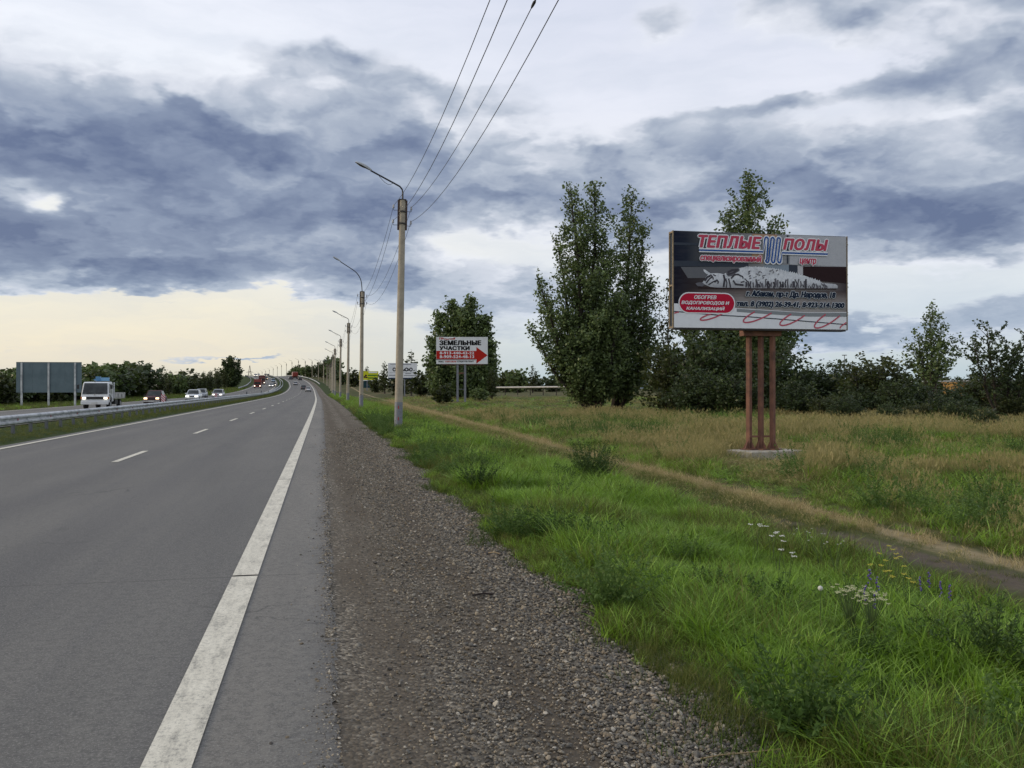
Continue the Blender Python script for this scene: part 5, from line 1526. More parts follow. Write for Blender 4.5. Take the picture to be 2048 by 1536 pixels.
def small_board(px0, px1, ptop, pbot, Z, label, group, legs, legbot, yaw=0.0, panel=None, legmat=None, w_=None):
    s = F / Z; w = (px1 - px0) / s; h = (pbot - ptop) / s
    left = P(px0, HZ, Z); zb = EYE + (HZ - pbot) / s
    root = empty('billboard', (left.x, left.y, 0), -YAW + yaw, label, 'billboard', group)
    pn = MB().box((w / 2, 0, h / 2), (w, .16, h)).build('poster_panel', panel or white_print, root, (0, 0, zb))
    for lx in legs:
        x = (lx - px0) / s; z0 = EYE + (HZ - legbot) / s - 1.0
        MB().box((x, .14, (z0 + zb) / 2), (.24, .2, zb - z0)).build('leg', legmat or grey_paint, root)
    return root, pn, w, h, zb
def land_board():
    pink = ink('red', (.44, .022, .015)); rt, pn, w, h, zb = small_board(872.5, 975.5, 674, 728, 102, 'white land plots board with a big red arrow on two legs before poplars', 'smaller billboards along the verge', (915, 930), 786)
    # crop coordinates of the zoomed photo: x 983..1565, y 530..835
    def q(cx, cy): return ((cx - 983) / 582 * w, h * (1 - (cy - 530 - (cx - 983) * .02) / 300))
    def qb(c0, c1, t0, t1): return (q(c0, 0)[0], q(c1, 0)[0], q((c0 + c1) / 2, t1)[1], q((c0 + c1) / 2, t0)[1])
    Y = -.085
    flat('arrow', [q(985, 684), q(1437, 694), q(1437, 650), q(1563, 745), q(1437, 835), q(1437, 786), q(985, 776)], Y, pink, pn)
    flat('rule', [q(985, 779), q(1432, 790), q(1432, 796), q(985, 786)], Y - .004, I_black, pn)
    text_mesh('lettering', 'ПРОДАЕМ', qb(1018, 1196, 538, 566), Y, pink, .07, 0, 1.05, pn)
    text_mesh('lettering', 'ЗЕМЕЛЬНЫЕ', qb(1018, 1492, 572, 628), Y, I_black, .10, 0, 1.05, pn)
    text_mesh('lettering', 'УЧАСТКИ', qb(1018, 1362, 634, 682), Y, I_black, .10, 0, 1.05, pn)
    text_mesh('lettering', '8-913-440-42-22', qb(1022, 1412, 697, 728), Y - .008, I_white, .07, 0, 1.1, pn)
    text_mesh('lettering', '8-909-524-48-13', qb(1022, 1412, 737, 770), Y - .008, I_white, .07, 0, 1.1, pn)
    text_mesh('lettering', 'ИЖС', qb(1010, 1068, 796, 814), Y, I_black, .07, 0, 1.05, pn)
    text_mesh('lettering', 'ТОРГОВЛЯ', qb(1080, 1210, 798, 816), Y, pink, .07, 0, 1.05, pn)
    text_mesh('lettering', 'СОЦКУЛЬТБЫТ', qb(1220, 1408, 800, 820), Y, I_black, .07, 0, 1.05, pn)
    MB().box((w / 2 + .1, .16, -.07), (w * .8, .12, .14)).build('bottom_rail', rust, pn)
    MB().box((w * .485, .12, zb - 1.05), (1.1, .14, .16)).build('cross_brace', rust, rt)
    MB().box((w * .485, .12, zb - 2.9), (.9, .05, .06)).build('cross_brace', grey_paint, rt)
    MB().poly([(.6, Y - .01, h), (2.2, Y - .01, h), (1.9, Y - .03, h - .14), (1.3, Y - .04, h - .20), (.9, Y - .02, h - .12)]).build('torn_edge', white_print, pn)
land_board()
def car_board():
    rt, pn, w, h, zb = small_board(776, 834, 726, 755.5, 184, 'white poster board with dark oval emblem, half hidden by the nearest lamp pole', 'smaller billboards along the verge', (809,), 786)
    Y = -.09
    def ell(cx, cz, rx, rz): return [(cx + rx * math.cos(a * math.pi / 8), cz + rz * math.sin(a * math.pi / 8)) for a in range(16)]
    for cx in (.22, .64, .79):
        flat('emblem', ell(w * cx, h * .56, w * .062, h * .135), Y, I_black, pn); flat('emblem_center', ell(w * cx, h * .56, w * .03, h * .06), Y - .006, I_white, pn)
    flat('emblem', [(w * .5, h * .45), (w * .74, h * .48), (w * .70, h * .66), (w * .56, h * .6)], Y + .002, I_black, pn)
    grey = ink('grey_print', (.22, .23, .26))
    flat('rule', [(w * .05, h * .36), (w * .97, h * .36), (w * .97, h * .345), (w * .05, h * .345)], Y, grey, pn)
    for (a, b, z) in ((.08, .4, .9), (.45, .8, .88), (.04, .28, .14), (.55, .97, .12), (.6, .8, .26)):
        flat('small_print', [(w * a, h * z), (w * b, h * z), (w * b, h * (z + .05)), (w * a, h * (z + .05))], Y, grey, pn)
    MB().box((w / 2, .02, -.12), (w, .2, .24)).build('bottom_rail', ink('dark_blue', (.02, .035, .07)), pn)
car_board()
def yellow_board():
    yel = ink('yellow', (.55, .55, .03)); rt, pn, w, h, zb = small_board(718, 756.5, 742.5, 760, 280, 'yellow poster board with a dark berry picture behind the second lamp pole', 'smaller billboards along the verge', (734,), 784, panel=yel)
    Y = -.09; pur = ink('berry', (.05, .01, .03)); gr = ink('green_print', (.06, .20, .03))
    for cx, cz, r in ((.30, .34, .32), (.36, .52, .30), (.40, .30, .26)):
        flat('picture', [(w * cx + r * 1.2 * math.cos(a), h * cz + r * math.sin(a)) for a in [i * math.pi / 5 for i in range(10)]], Y, pur, pn); Y -= .005
    for (a, b, z) in ((.5, .95, .8), (.46, .94, .46), (.46, .97, .16)):
        flat('small_print', [(w * a, h * z), (w * b, h * z), (w * b, h * (z + .14)), (w * a, h * (z + .14))], Y, gr if z < .7 else I_white, pn)
    MB().box((w / 2, .02, -.12), (w, .3, .24)).build('bottom_rail', white_print, pn)
    MB().box((w * .5, .3, -1.4), (w * .7, .12, 2.2)).build('lower_panel', ink('teal', (.02, .05, .06)), pn)
yellow_board()

# back of the motorway sign
def sign_back():
    Z = 85.6; s = F / Z; p = P(32, HZ, Z); m = plain('sign_back_metal', (.11, .155, .180), .5, metal=.2, var=.35, scale=.9, col2=(.075, .115, .135))
    seam = plain('seam', (.07, .09, .10), .6)
    w = 6.07; root = empty('road_sign', (p.x, p.y, 0), -YAW + math.radians(6), 'big blank grey back of a road sign on three posts at the left edge', 'road sign')
    zt, zb = EYE + (HZ - 724.5) / s, EYE + (HZ - 785) / s
    for i in range(4):
        MB().box((w * (i + .5) / 4, .03, (zt + zb) / 2), (w / 4 - .012, .03, zt - zb)).build('sign_panel', m, root)
    MB().box((w / 2, .03, zt + .015), (w, .05, .03)).build('edge_trim', seam, root)
    gz = float(H(-26, p.y))
    for fx in (.09, .50, .905):
        MB().box((w * fx, -.08, (zt + gz - .3) / 2), (.16, .12, zt - gz + .3 - .03)).build('post', zinc, root)
sign_back()

# ------------------------------------------------------------------ pipeline, far mast, pylon, yellow building, debris
def pipeline():
    m = plain('pipe_cladding', (.55, .52, .47), .4, metal=.1, var=.3, scale=.4)
    a, b = P(950, 776, 205), P(1180, 773, 190)
    root = empty('pipeline', (a.x, a.y, 0), 0, 'long white heating pipeline crossing the field behind the trees', 'pipeline')
    A = Vector((0, 0, 1.72)); B = Vector((b.x - a.x, b.y - a.y, 1.95))
    MB().tube([A, A.lerp(B, .5), B], .21, 10).build('pipe', m, root)
    for i in range(9):
        q = A.lerp(B, (i + .5) / 9); MB().box((q.x, q.y, .7), (.12, .3, 1.7)).build('support', dark_bark, root)
    a, b = P(1770, 764, 150), P(2100, 760, 150)
    root = empty('pipeline', (a.x, a.y, 0), 0, 'thin white pipeline glimpsed between the right hand bushes', 'pipeline')
    A = Vector((0, 0, a.z)); B = Vector((b.x - a.x, b.y - a.y, b.z))
    MB().tube([A, B], .10, 8).build('pipe', m, root)
    for i in range(8):
        q = A.lerp(B, (i + .5) / 8); MB().box((q.x, q.y, 1.3), (.1, .2, 2.4)).build('support', dark_bark, root)
pipeline()
def yellow_building():
    m = plain('ochre_wall', (.38, .22, .055), .85, var=.6, scale=1.5, col2=(.22, .10, .03)); rf = plain('ochre_roof', (.30, .18, .08), .8)
    Z = 120; s = F / Z; p = P(1985, HZ, Z)
    root = empty('shed', (p.x, p.y, -.3), -YAW, 'low ochre yellow shed glimpsed through the elm at the right edge', 'building')
    W2 = 9.5; top = EYE + (HZ - 766) / s + .3
    MB().box((0, 2, top / 2), (W2, 4, top)).build('wall', m, root)
    MB().box((0, 2, top + .06), (W2 + .4, 4.4, .12)).build('roof', rf, root)
    for i in range(5): MB().box((-3.8 + 1.9 * i, -.03, top * .45), (.12, .08, top * .9)).build('buttress', rf, root)
yellow_building()
def debris():
    g = on_ground(1988, 47, 0); m = plain('plastic_sheet', (.50, .50, .50), .5, var=.3)
    rr = np.random.default_rng(9); mb = MB(); vs = []; n = 6
    z0 = EYE + (HZ - 824) / (F / 47) - g.z
    for i in range(n):
        for j in range(3): vs.append((i * .14 - .4 + rr.uniform(-.05, .05), j * .15, z0 + .10 * i * .5 + rr.uniform(-.05, .07) - .06 * j))
    mb.add(vs, [(i * 3 + j, i * 3 + j + 1, (i + 1) * 3 + j + 1, (i + 1) * 3 + j) for i in range(n - 1) for j in range(2)])
    o = mb.build('plastic_sheet', m, None, g); tag(o, 'crumpled white plastic sheet caught in the scrub under the elm', 'litter')
debris()
def mast():
    Z = 400; s = F / Z; p = P(1689, HZ, Z); top = EYE + (HZ - 711) / s
    root = empty('light_mast', (p.x, p.y, 0), -YAW, 'tall thin light mast far behind the dark bushes', 'light mast')
    MB().tube([(0, 0, 0), (0, 0, top)], [.22, .14], 6).build('pole_shaft', dark_steel, root)
    MB().tube([(0, 0, top), (0, 0, top + .3)], [1.1, 1.1], 10).build('lamp_ring', dark_steel, root)
mast()
def pylon():
    Y = 880; Z = 880; p = P(499.5, HZ, Z); s = F / Z; top = EYE + (HZ - 731) / s
    root = empty('pylon', (p.x, p.y, 0), -YAW, 'small lattice power pylon on the skyline right of the tall round tree', 'pylon')
    mb = MB(); w = 4.6
    lv = [0, .25, .45, .62, .78, 1.0]; ww = [1.0, .9, .8, .6, .35, .04]
    for sx in (-1, 1):
        for sy in (-1, 1):
            mb.tube([(sx * w * .5 * k, sy * w * .3 * k, top * t) for t, k in zip(lv, ww)], .16, 4)
    for i in range(len(lv) - 1):
        a, b = lv[i] * top, lv[i + 1] * top; ka, kb = ww[i] * w * .5, ww[i + 1] * w * .5
        mb.tube([(-ka, 0, a), (kb, 0, b)], .09, 4); mb.tube([(ka, 0, a), (-kb, 0, b)], .09, 4)
    mb.build('lattice', dark_steel, root)
    for t, l in ((.58, 3.2), (.72, 3.4)):
        MB().tube([(-l, 0, top * t), (0, 0, top * t + .6), (l, 0, top * t)], .18, 4).build('cross_arm', dark_steel, root)
pylon()

# ------------------------------------------------------------------ vehicles (front points to local -y)
def paint(name, col, rough=.32): return plain('paint_' + name, col, rough, var=.05, coat=.4)
tyre = plain('tyre', (.012, .012, .012), .85); rim_m = plain('rim', (.28, .29, .30), .4, metal=.4); trim = plain('black_trim', (.015, .015, .016), .6)
glass_m = plain('car_glass', (.012, .016, .018), .10, var=.9, scale=1.6, spec=.35, col2=(.05, .06, .06))
chrome = plain('chrome', (.45, .46, .48), .25, metal=.7); plate_m = plain('number_plate', (.55, .55, .53), .5)
lamp_on = glow('headlight_on', (1.0, .90, .72), 3.0); lamp_warm = glow('headlight_warm', (1.0, .74, .46), 2.2); lamp_off = plain('headlight_off', (.40, .42, .44), .15)
tail_m = plain('tail_light', (.28, .012, .012), .3); amber = plain('amber_lens', (.42, .13, .02), .3)

def wheel(root, x, y, r, w=.2, far=False):
    s = 1 if x > 0 else -1
    MBw = MB(); n = 10 if far else 18
    MBw.tube([(x - w / 2, y, r), (x - w / 2 + .02, y, r), (x + w / 2 - .02, y, r), (x + w / 2, y, r)], [r * .9, r, r, r * .9], n)
    wh = MBw.build('wheel', tyre, root)
    if not far:
        MB().tube([(x + s * (w / 2 - .005), y, r), (x + s * (w / 2 + .012), y, r)], [r * .62, r * .5], 12).build('rim', rim_m, wh)

def car(label, col, L=4.3, W=1.7, Ht=1.45, belt=.86, hood=.80, boxy=0.0, wagon=False, lights=None, rear=False, far=False, glow_m=None, grp='cars'):
    root = empty('car', (0, 0, 0), 0, label, 'car', grp)
    hl = L / 2; zb = .24
    def hz(y):     # shoulder height along the body
        t = (y + hl) / L
        pts = [(0, .60 + .12 * boxy), (.03, .70 + .08 * boxy), (.30, hood + .04), (.34, belt), (.80, belt + .02), (.86, belt + .02 * boxy), (.97, belt - .03), (1, belt - .16)]
        return float(np.interp(t, [p[0] for p in pts], [p[1] for p in pts]))
    def hw(y):
        t = (y + hl) / L
        k = .045 if boxy > .5 else .11
        return W / 2 * float(np.interp(t, [0, .06, .2, .8, .95, 1], [1 - k, 1 - k * .25, 1, 1, 1 - k * .3, 1 - k]))
    ys = np.linspace(-hl, hl, 8 if far else 17); vs = []; m = 11
    for y in ys:
        w, h = hw(y), hz(y); e = .04
        end = 1 if y in (ys[0], ys[-1]) else 0
        ring = [(-w * .90, zb + .04 * end), (-w * .985, zb + .10), (-w, (zb + h) * .52), (-w * .975, h - .07), (-w * .92, h - .015), (0, h + .02), (w * .92, h - .015), (w * .975, h - .07), (w, (zb + h) * .52), (w * .985, zb + .10), (w * .90, zb + .04 * end)]
        vs += [(x, y, z) for x, z in ring]
    fs = [(i * m + k, i * m + (k + 1) % m, (i + 1) * m + (k + 1) % m, (i + 1) * m + k) for i in range(len(ys) - 1) for k in range(m)]
    fs += [tuple(range(m)), tuple(range((len(ys) - 1) * m + m - 1, (len(ys) - 1) * m - 1, -1))]
    body = MB(); body.add(vs, fs, 0, True)
    bo = body.build('body', col, root)
    # greenhouse
    y1, y2, y3, y4 = (-hl + L * .30, -hl + L * .44, -hl + L * .74, -hl + L * (.84 if not wagon else .97))
    if wagon: y3 = -hl + L * .90
    if boxy > .5: y2 = -hl + L * .41; y3 = -hl + L * .70; y4 = -hl + L * .80
    wb, wr = W / 2 * .93, W / 2 * .76
    zt = Ht; z0 = belt - .03
    ym = (y2 + y3) / 2
    def gh(y, z):
        t = (z - z0) / (zt - z0); return wb + (wr - wb) * t
    gv = [(-wb, y1, z0), (wb, y1, z0), (wb, y4, z0), (-wb, y4, z0), (-wr, y2, zt - .05), (wr, y2, zt - .05), (wr, y3, zt - .05), (-wr, y3, zt - .05),
          (-wr * .8, y2 + .18, zt - .005), (wr * .8, y2 + .18, zt - .005), (wr * .8, y3 - .16, zt - .005), (-wr * .8, y3 - .16, zt - .005), ]
    gf = [(0, 1, 5, 4), (1, 2, 6, 5), (2, 3, 7, 6), (3, 0, 4, 7), (4, 5, 9, 8), (5, 6, 10, 9), (6, 7, 11, 10), (7, 4, 8, 11), (8, 9, 10, 11)]
    MB().add(gv, gf, 0, False).build('roof', col, root, bevel=0 if far else .02)
    def pane(nm, a, b, c, d, off, ins=.06):
        a, b, c, d = map(Vector, (a, b, c, d)); cen = (a + b + c + d) / 4
        q = [cen + (p - cen) * (1 - ins) + Vector(off) for p in (a, b, c, d)]
        MB().add(q, [(0, 1, 2, 3)]).build(nm, glass_m, root)
    pane('windscreen', gv[0], gv[1], gv[5], gv[4], (0, -.012, .008), .10)
    pane('rear_window', gv[2], gv[3], gv[7], gv[6], (0, .012, .008), .12)
    for s, a, b, c, d in ((1, 1, 2, 6, 5), (-1, 0, 3, 7, 4)):
        A, B, C_, D = (Vector(gv[k]) for k in (a, b, c, d))
        for nm, t0, t1 in (('side_window', .05, .48), ('side_window', .52, .94)):
            pane(nm, A.lerp(B, t0) + Vector((0, 0, .03)), A.lerp(B, t1) + Vector((0, 0, .03)), D.lerp(C_, t1) - Vector((0, 0, .02)), D.lerp(C_, t0) - Vector((0, 0, .02)), (s * .012, 0, .004), .04)
    r = .31
    for y in (-hl + L * .19, hl - L * .20):
        for x in (-W / 2 + .09, W / 2 - .09): wheel(root, x, y, r, far=far)
        if not far:
            for s in (-1, 1):
                arch = [(s * (W / 2 + .004), y + (r + .05) * math.cos(a), r + (r + .05) * math.sin(a)) for a in [k * math.pi / 8 for k in range(9)]]
                MB().poly(arch).build('wheel_arch', trim, root)
    MB().box((0, 0, .22), (W * .86, L * .9, .12)).build('underbody', trim, root)
    # front
    yf = -hl - .012
    gm = lights or lamp_off
    for s in (-1, 1):
        if boxy > .5:
            MB().box((s * (W / 2 - .27), yf, .66), (.30, .03, .16)).build('headlight', gm, root)
        else:
            MB().box((s * (W / 2 - .30), yf + .06, .63), (.34, .16, .13), rot=Matrix.Rotation(s * .3, 3, 'Z')).build('headlight', gm, root)
        MB().box((s * (W / 2 - .20), hl + .0, .74), (.26, .05, .15)).build('tail_light', tail_m, root)
    if not far:
        MB().box((0, yf - .0, .62), (W - 1.1 if boxy < .5 else W - .95, .03, .13)).build('grille', trim, root)
        MB().box((0, yf - .02, .40), (W * .96, .09, .15 if boxy > .5 else .10)).build('bumper', chrome if boxy > .5 else col, root)
        MB().box((0, yf - .075, .40), (.50, .01, .11)).build('number_plate', plate_m, root)
        MB().box((0, hl + .02, .42), (W * .96, .09, .16)).build('bumper', trim if boxy > .5 else col, root)
        MB().box((0, hl + .07, .56), (.50, .01, .11)).build('number_plate', plate_m, root)
        for s in (-1, 1):
            MB().box((s * (W / 2 + .06), y1 + .22, belt + .08), (.18, .09, .12)).build('mirror', trim if boxy > .5 else col, root)
    else:
        MB().box((0, yf, .40), (W * .7, .03, .14)).build('grille', trim, root)
        MB().box((0, hl + .015, .40), (W * .8, .03, .18)).build('bumper', trim, root)
    return root

def lane_place(o, px, xr, y0, y1, rev=False):
    best = None
    y = y0
    while y <= y1:
        X = xr + CX(y); Xc = X * CY - y * SY; Zc = X * SY + y * CY
        p = 1024 + F * Xc / Zc
        if best is None or abs(p - px) < best[0]: best = (abs(p - px), y)
        y += .25
    y = best[1]
    return put(o, xr, y, rev)

def depth_place(o, px, y, rev=False):
    """stand the vehicle at distance y, on the part of the carriageway seen at photo column px"""
    t = (px - 1024) / F; X = y * (SY + t * CY) / (CY - t * SY)
    return put(o, X - CX(y), y, rev)

def put(o, xr, y, rev):
    dC = (CX(y + 5) - CX(y - 5)) / 10
    g = G(xr, y); g.z += .006
    o.location = g
    slope = (RZ(y + 4) - RZ(y - 4)) / 8
    o.rotation_euler = (math.atan(slope) * (1 if not rev else -1), 0, -math.atan(dC) + (math.pi if rev else 0))
    print('LANE', o.get('label', '')[:40], round(y, 1), round(xr, 2))
    return o

c = car('dark red boxy old saloon with warm headlights and a pale roof behind the striped plate', plain('dark_red_paint', (.055, .006, .008), .5, var=.05, spec=.3), L=4.15, W=1.62, Ht=1.44, belt=.88, hood=.86, boxy=1.0, lights=lamp_warm)
lane_place(c, 311, -16.1, 40, 110)
c = car('white hatchback with its headlights on, between the dark red and the silver car', paint('white', (.62, .66, .68)), L=4.2, W=1.70, Ht=1.47, belt=.90, hood=.86, lights=lamp_on)
lane_place(c, 388, -16.0, 60, 150)
c = car('pale silver car half hidden behind the white hatchback', paint('pale_silver', (.34, .37, .40)), L=4.4, W=1.75, Ht=1.55, belt=.9, wagon=True)
lane_place(c, 403, -20.0, 90, 200)
c = car('silver estate car with lit headlights, behind the smaller striped plate', paint('silver', (.42, .44, .47), .3), L=4.3, W=1.70, Ht=1.50, belt=.90, wagon=True, lights=lamp_on)
lane_place(c, 437, -16.0, 100, 220)
c = car('white car with headlights on, coming down the hill on the opposite road', paint('white_b', (.6, .62, .64)), lights=lamp_on, far=True, Ht=1.5)
depth_place(c, 542.5, 335)
c = car('dark car with one bright headlight directly behind the downhill white car', paint('charcoal', (.03, .03, .035)), lights=lamp_on, far=True)
depth_place(c, 548, 346)
c = car('light blue car high on the opposite road just before the bend', paint('light_blue', (.25, .34, .42)), lights=lamp_off, far=True, Ht=1.6)
depth_place(c, 546.5, 400)
c = car('dark car with a yellowish headlight near the crest of the opposite road', paint('dark_green', (.02, .03, .02)), lights=lamp_warm, far=True)
depth_place(c, 532, 430)
for px, xr, y, lab in ((511, -20, 545, 'tiny distant car with bright headlights, leftmost at the crest of the opposite road'), (517, -20, 560, 'tiny distant car with headlights at the crest, second from the left'),
                       (531, -16, 560, 'tiny distant car with headlights at the crest, just right of the trucks'), (536, -16, 575, 'tiny distant dark car at the crest, rightmost of those on the opposite road')):
    c = car(lab, MATS['paint_white_b' if px < 520 else 'paint_charcoal'], lights=lamp_on, far=True)
    depth_place(c, px, y - 45)
c = car('white boxy saloon seen from behind, nearest car on our side of the road', paint('white_c', (.52, .54, .55)), boxy=1.0, L=4.1, W=1.62, Ht=1.42, belt=.9)
depth_place(c, 616.5, 262, True)
c = car('dark car in front of the white boxy saloon, nearest in the left lane', paint('black', (.02, .02, .022)), L=4.2, Ht=1.5, far=True)
depth_place(c, 607, 296, True)
c = car('silver saloon seen from behind, halfway up the hill', paint('silver_b', (.38, .40, .42)), far=True)
depth_place(c, 591, 362, True)
c = car('dark car to the right of the red truck on the hill', paint('black_b', (.018, .018, .02)), far=True, Ht=1.5, wagon=True)
depth_place(c, 600, 427, True)
c = car('dark blue car to the left of the red truck on the hill', paint('navy', (.02, .03, .06)), far=True, Ht=1.6, wagon=True)
depth_place(c, 581, 437, True)

# ---- white flatbed truck with a folded crane
def flatbed():
    wh = paint('truck_white', (.60, .62, .63), .4); root = empty('truck', (0, 0, 0), 0, 'white flatbed truck with lit headlights and a blue crane behind the cab', 'truck')
    W = 2.0; crane = paint('crane_blue', (.05, .18, .34), .5); deck = plain('deck_white', (.46, .46, .43), .6, var=.5, scale=3)
    prof = [(-2.55, .50), (-2.60, .95), (-2.52, 1.22), (-2.20, 2.05), (-2.02, 2.14), (-1.05, 2.16), (-.92, 2.05), (-.88, .62), (-1.25, .55), (-1.35, .82), (-1.75, .98), (-2.12, .80), (-2.2, .52)]
    n = len(prof); vs = []; fs = []
    xs = [-W / 2, -W / 2 + .07, W / 2 - .07, W / 2]
    for i, x in enumerate(xs):
        e = .05 if i in (0, 3) else 0
        cy_ = -1.7; cz = 1.3
        for (y, z) in prof: vs.append((x * (1 - .075 * max(0, z - 1.15)), y + (cy_ - y) * e * .6, z + (cz - z) * e * .6))
    for i in range(3): fs += [(i * n + k, i * n + (k + 1) % n, (i + 1) * n + (k + 1) % n, (i + 1) * n + k) for k in range(n)]
    fs += [tuple(range(n)), tuple(range(4 * n - 1, 3 * n - 1, -1))]
    MB().add(vs, fs).build('cab', wh, root, bevel=.03)
    MB().add([(-.91, -2.57, 1.20), (.91, -2.57, 1.20), (.83, -2.215, 2.05), (-.83, -2.215, 2.05)], [(0, 1, 2, 3)]).build('windscreen', glass_m, root)
    for s in (-1, 1):
        x = s * (W / 2 + .012)
        MB().add([(x, -2.40, 1.30), (x, -1.30, 1.22), (x * .94, -1.26, 1.98), (x * .94, -2.12, 1.98)], [(0, 1, 2, 3)]).build('side_window', glass_m, root)
        MB().add([(x, -2.36, 1.16), (x, -2.05, .92), (x, -1.95, 1.08), (x, -2.2, 1.20)], [(0, 1, 2, 3)]).build('quarter_light', glass_m, root)
        d = MB().box((s * (W / 2 + .004), -1.75, 1.28), (.012, .02, 1.4)).build('door_edge', trim, root)
        MB().box((s * (W / 2 - .22), -2.61, .87), (.22, .05, .13)).build('headlight', lamp_on, root)
        MB().box((s * (W / 2 - .02), -2.57, .89), (.10, .10, .18)).build('turn_signal', amber, root)
        MB().tube([(s * W / 2, -2.42, 1.95), (s * (W / 2 + .18), -2.62, 1.95), (s * (W / 2 + .20), -2.62, 1.6)], .015, 5).build('mirror_arm', trim, root)
        MB().box((s * (W / 2 + .20), -2.62, 1.75), (.16, .05, .32)).build('mirror', trim, root)
        MB().box((s * .30, -2.66, .43), (.22, .02, .07)).build('fog_slot', trim, root)
    MB().box((0, -2.612, .89), (1.22, .04, .20)).build('grille', trim, root)
    MB().box((0, -2.62, 1.14), (.10, .02, .07)).build('badge', chrome, root)
    MB().box((0, -2.63, .52), (W * 1.0, .16, .28)).build('bumper', wh, root, bevel=.03)
    MB().box((0, -2.72, .50), (.46, .012, .12)).build('number_plate', plate_m, root)
    MB().tube([(-.6, -2.60, 1.27), (-.1, -2.57, 1.33)], .012, 4).build('wiper', trim, root)
    MB().tube([(.15, -2.60, 1.27), (.65, -2.57, 1.33)], .012, 4).build('wiper', trim, root)
    MB().box((0, .7, .62), (.75, 5.6, .18)).build('chassis', trim, root)
    MB().box((0, 1.35, .86), (2.02, 3.9, .10)).build('deck', deck, root)
    for s in (-1, 1):
        for k in range(3):
            MB().box((s * 1.02, .05 + 1.30 * k, 1.10), (.04, 1.26, .40)).build('side_board', deck, root)
            MB().box((s * 1.045, .05 + 1.30 * k + .45, 1.05), (.02, .05, .30)).build('latch', trim, root)
    MB().box((0, 3.32, 1.10), (2.04, .04, .40)).build('tail_board', deck, root)
    hb = MB()
    MB().box((0, -.62, 1.25), (1.9, .05, .75)).build('headboard', deck, root)
    for s in (-1, 1): MB().box((s * .98, -.62, 1.5), (.07, .07, 1.25)).build('headboard_post', wh, root)
    MB().box((0, -.80, 1.35), (.34, .30, 1.6)).build('crane_column', crane, root)
    MB().box((-.15, -.82, 2.38), (.34, .34, .40)).build('crane_head', crane, root)
    MB().box((.30, -.80, 2.36), (.72, .26, .28)).build('crane_boom', paint('crane_light', (.12, .30, .48), .5), root)
    MB().tube([(-.15, -.98, 2.2), (-.15, -2.1, 2.32)], .06, 6).build('boom_tip', crane, root)
    for y, xw in ((-1.75, .84), (2.0, .80)):
        for s in (-1, 1): wheel(root, s * xw, y, .38, .26)
    MB().box((.78, .2, .55), (.40, .9, .38)).build('fuel_tank', trim, root)
    MB().box((-.78, .2, .55), (.40, .9, .38)).build('tool_box', trim, root)
    return root
lane_place(flatbed(), 205, -17.3, 45, 100)

# ---- tall trucks far up the hill
def big_truck(label, cabc, boxc, L=7.5, W=2.4, Hc=2.6, Hb=2.9, lights=None, box_z=1.1):
    root = empty('truck', (0, 0, 0), 0, label, 'truck')
    hl = L / 2
    MB().box((0, -hl + .95, .55 + Hc / 2 - .3), (W, 1.9, Hc - .5), taper=.93).build('cab', cabc, root, bevel=.06)
    MB().box((0, -hl - .015, Hc * .68), (W * .84, .05, .75)).build('windscreen', glass_m, root)
    MB().box((0, -hl - .02, .95), (W * .6, .06, .35)).build('grille', trim, root)
    MB().box((0, -hl - .05, .50), (W, .16, .28)).build('bumper', cabc, root)
    for s in (-1, 1):
        MB().box((s * (W / 2 - .3), -hl - .05, .78), (.34, .07, .24)).build('headlight', lights or lamp_off, root)
        MB().box((s * (W / 2 - .25), hl + .03, .9), (.3, .05, .16)).build('tail_light', tail_m, root)
        for y in (-hl + 1.2, hl - 2.3, hl - 1.1): wheel(root, s * (W / 2 - .2), y, .5, .34, far=True)
    MB().box((0, .2, .85), (.9, L * .95, .25)).build('chassis', trim, root)
    MB().box((0, 1.15, box_z + (Hb - box_z) / 2), (W, L - 2.5, Hb - box_z), taper=1.02).build('cargo_body', boxc, root, bevel=.03)
    MB().box((0, hl + .02, .8), (W * .95, .05, .5)).build('mud_flap', trim, root)
    return root
red_t = paint('truck_red', (.20, .018, .010), .6); brick = paint('truck_brick', (.11, .02, .014), .6); dkred = paint('truck_maroon', (.085, .018, .016), .6); greyb = plain('tarpaulin', (.16, .17, .19), .8)
depth_place(big_truck('red truck with both headlights on coming down the opposite road', red_t, red_t, L=6.2, W=2.4, Hc=2.6, Hb=3.1, lights=lamp_on), 515.5, 322)
depth_place(big_truck('dark red lorry with a grey covered top following the red truck', brick, dkred, L=8, W=2.5, Hc=3.0, Hb=3.6, lights=lamp_on), 524, 372)
depth_place(big_truck('red high-sided truck seen from behind near the top of the hill', red_t, red_t, L=7.5, W=2.5, Hc=2.8, Hb=3.4, box_z=1.5), 589.5, 447, True)

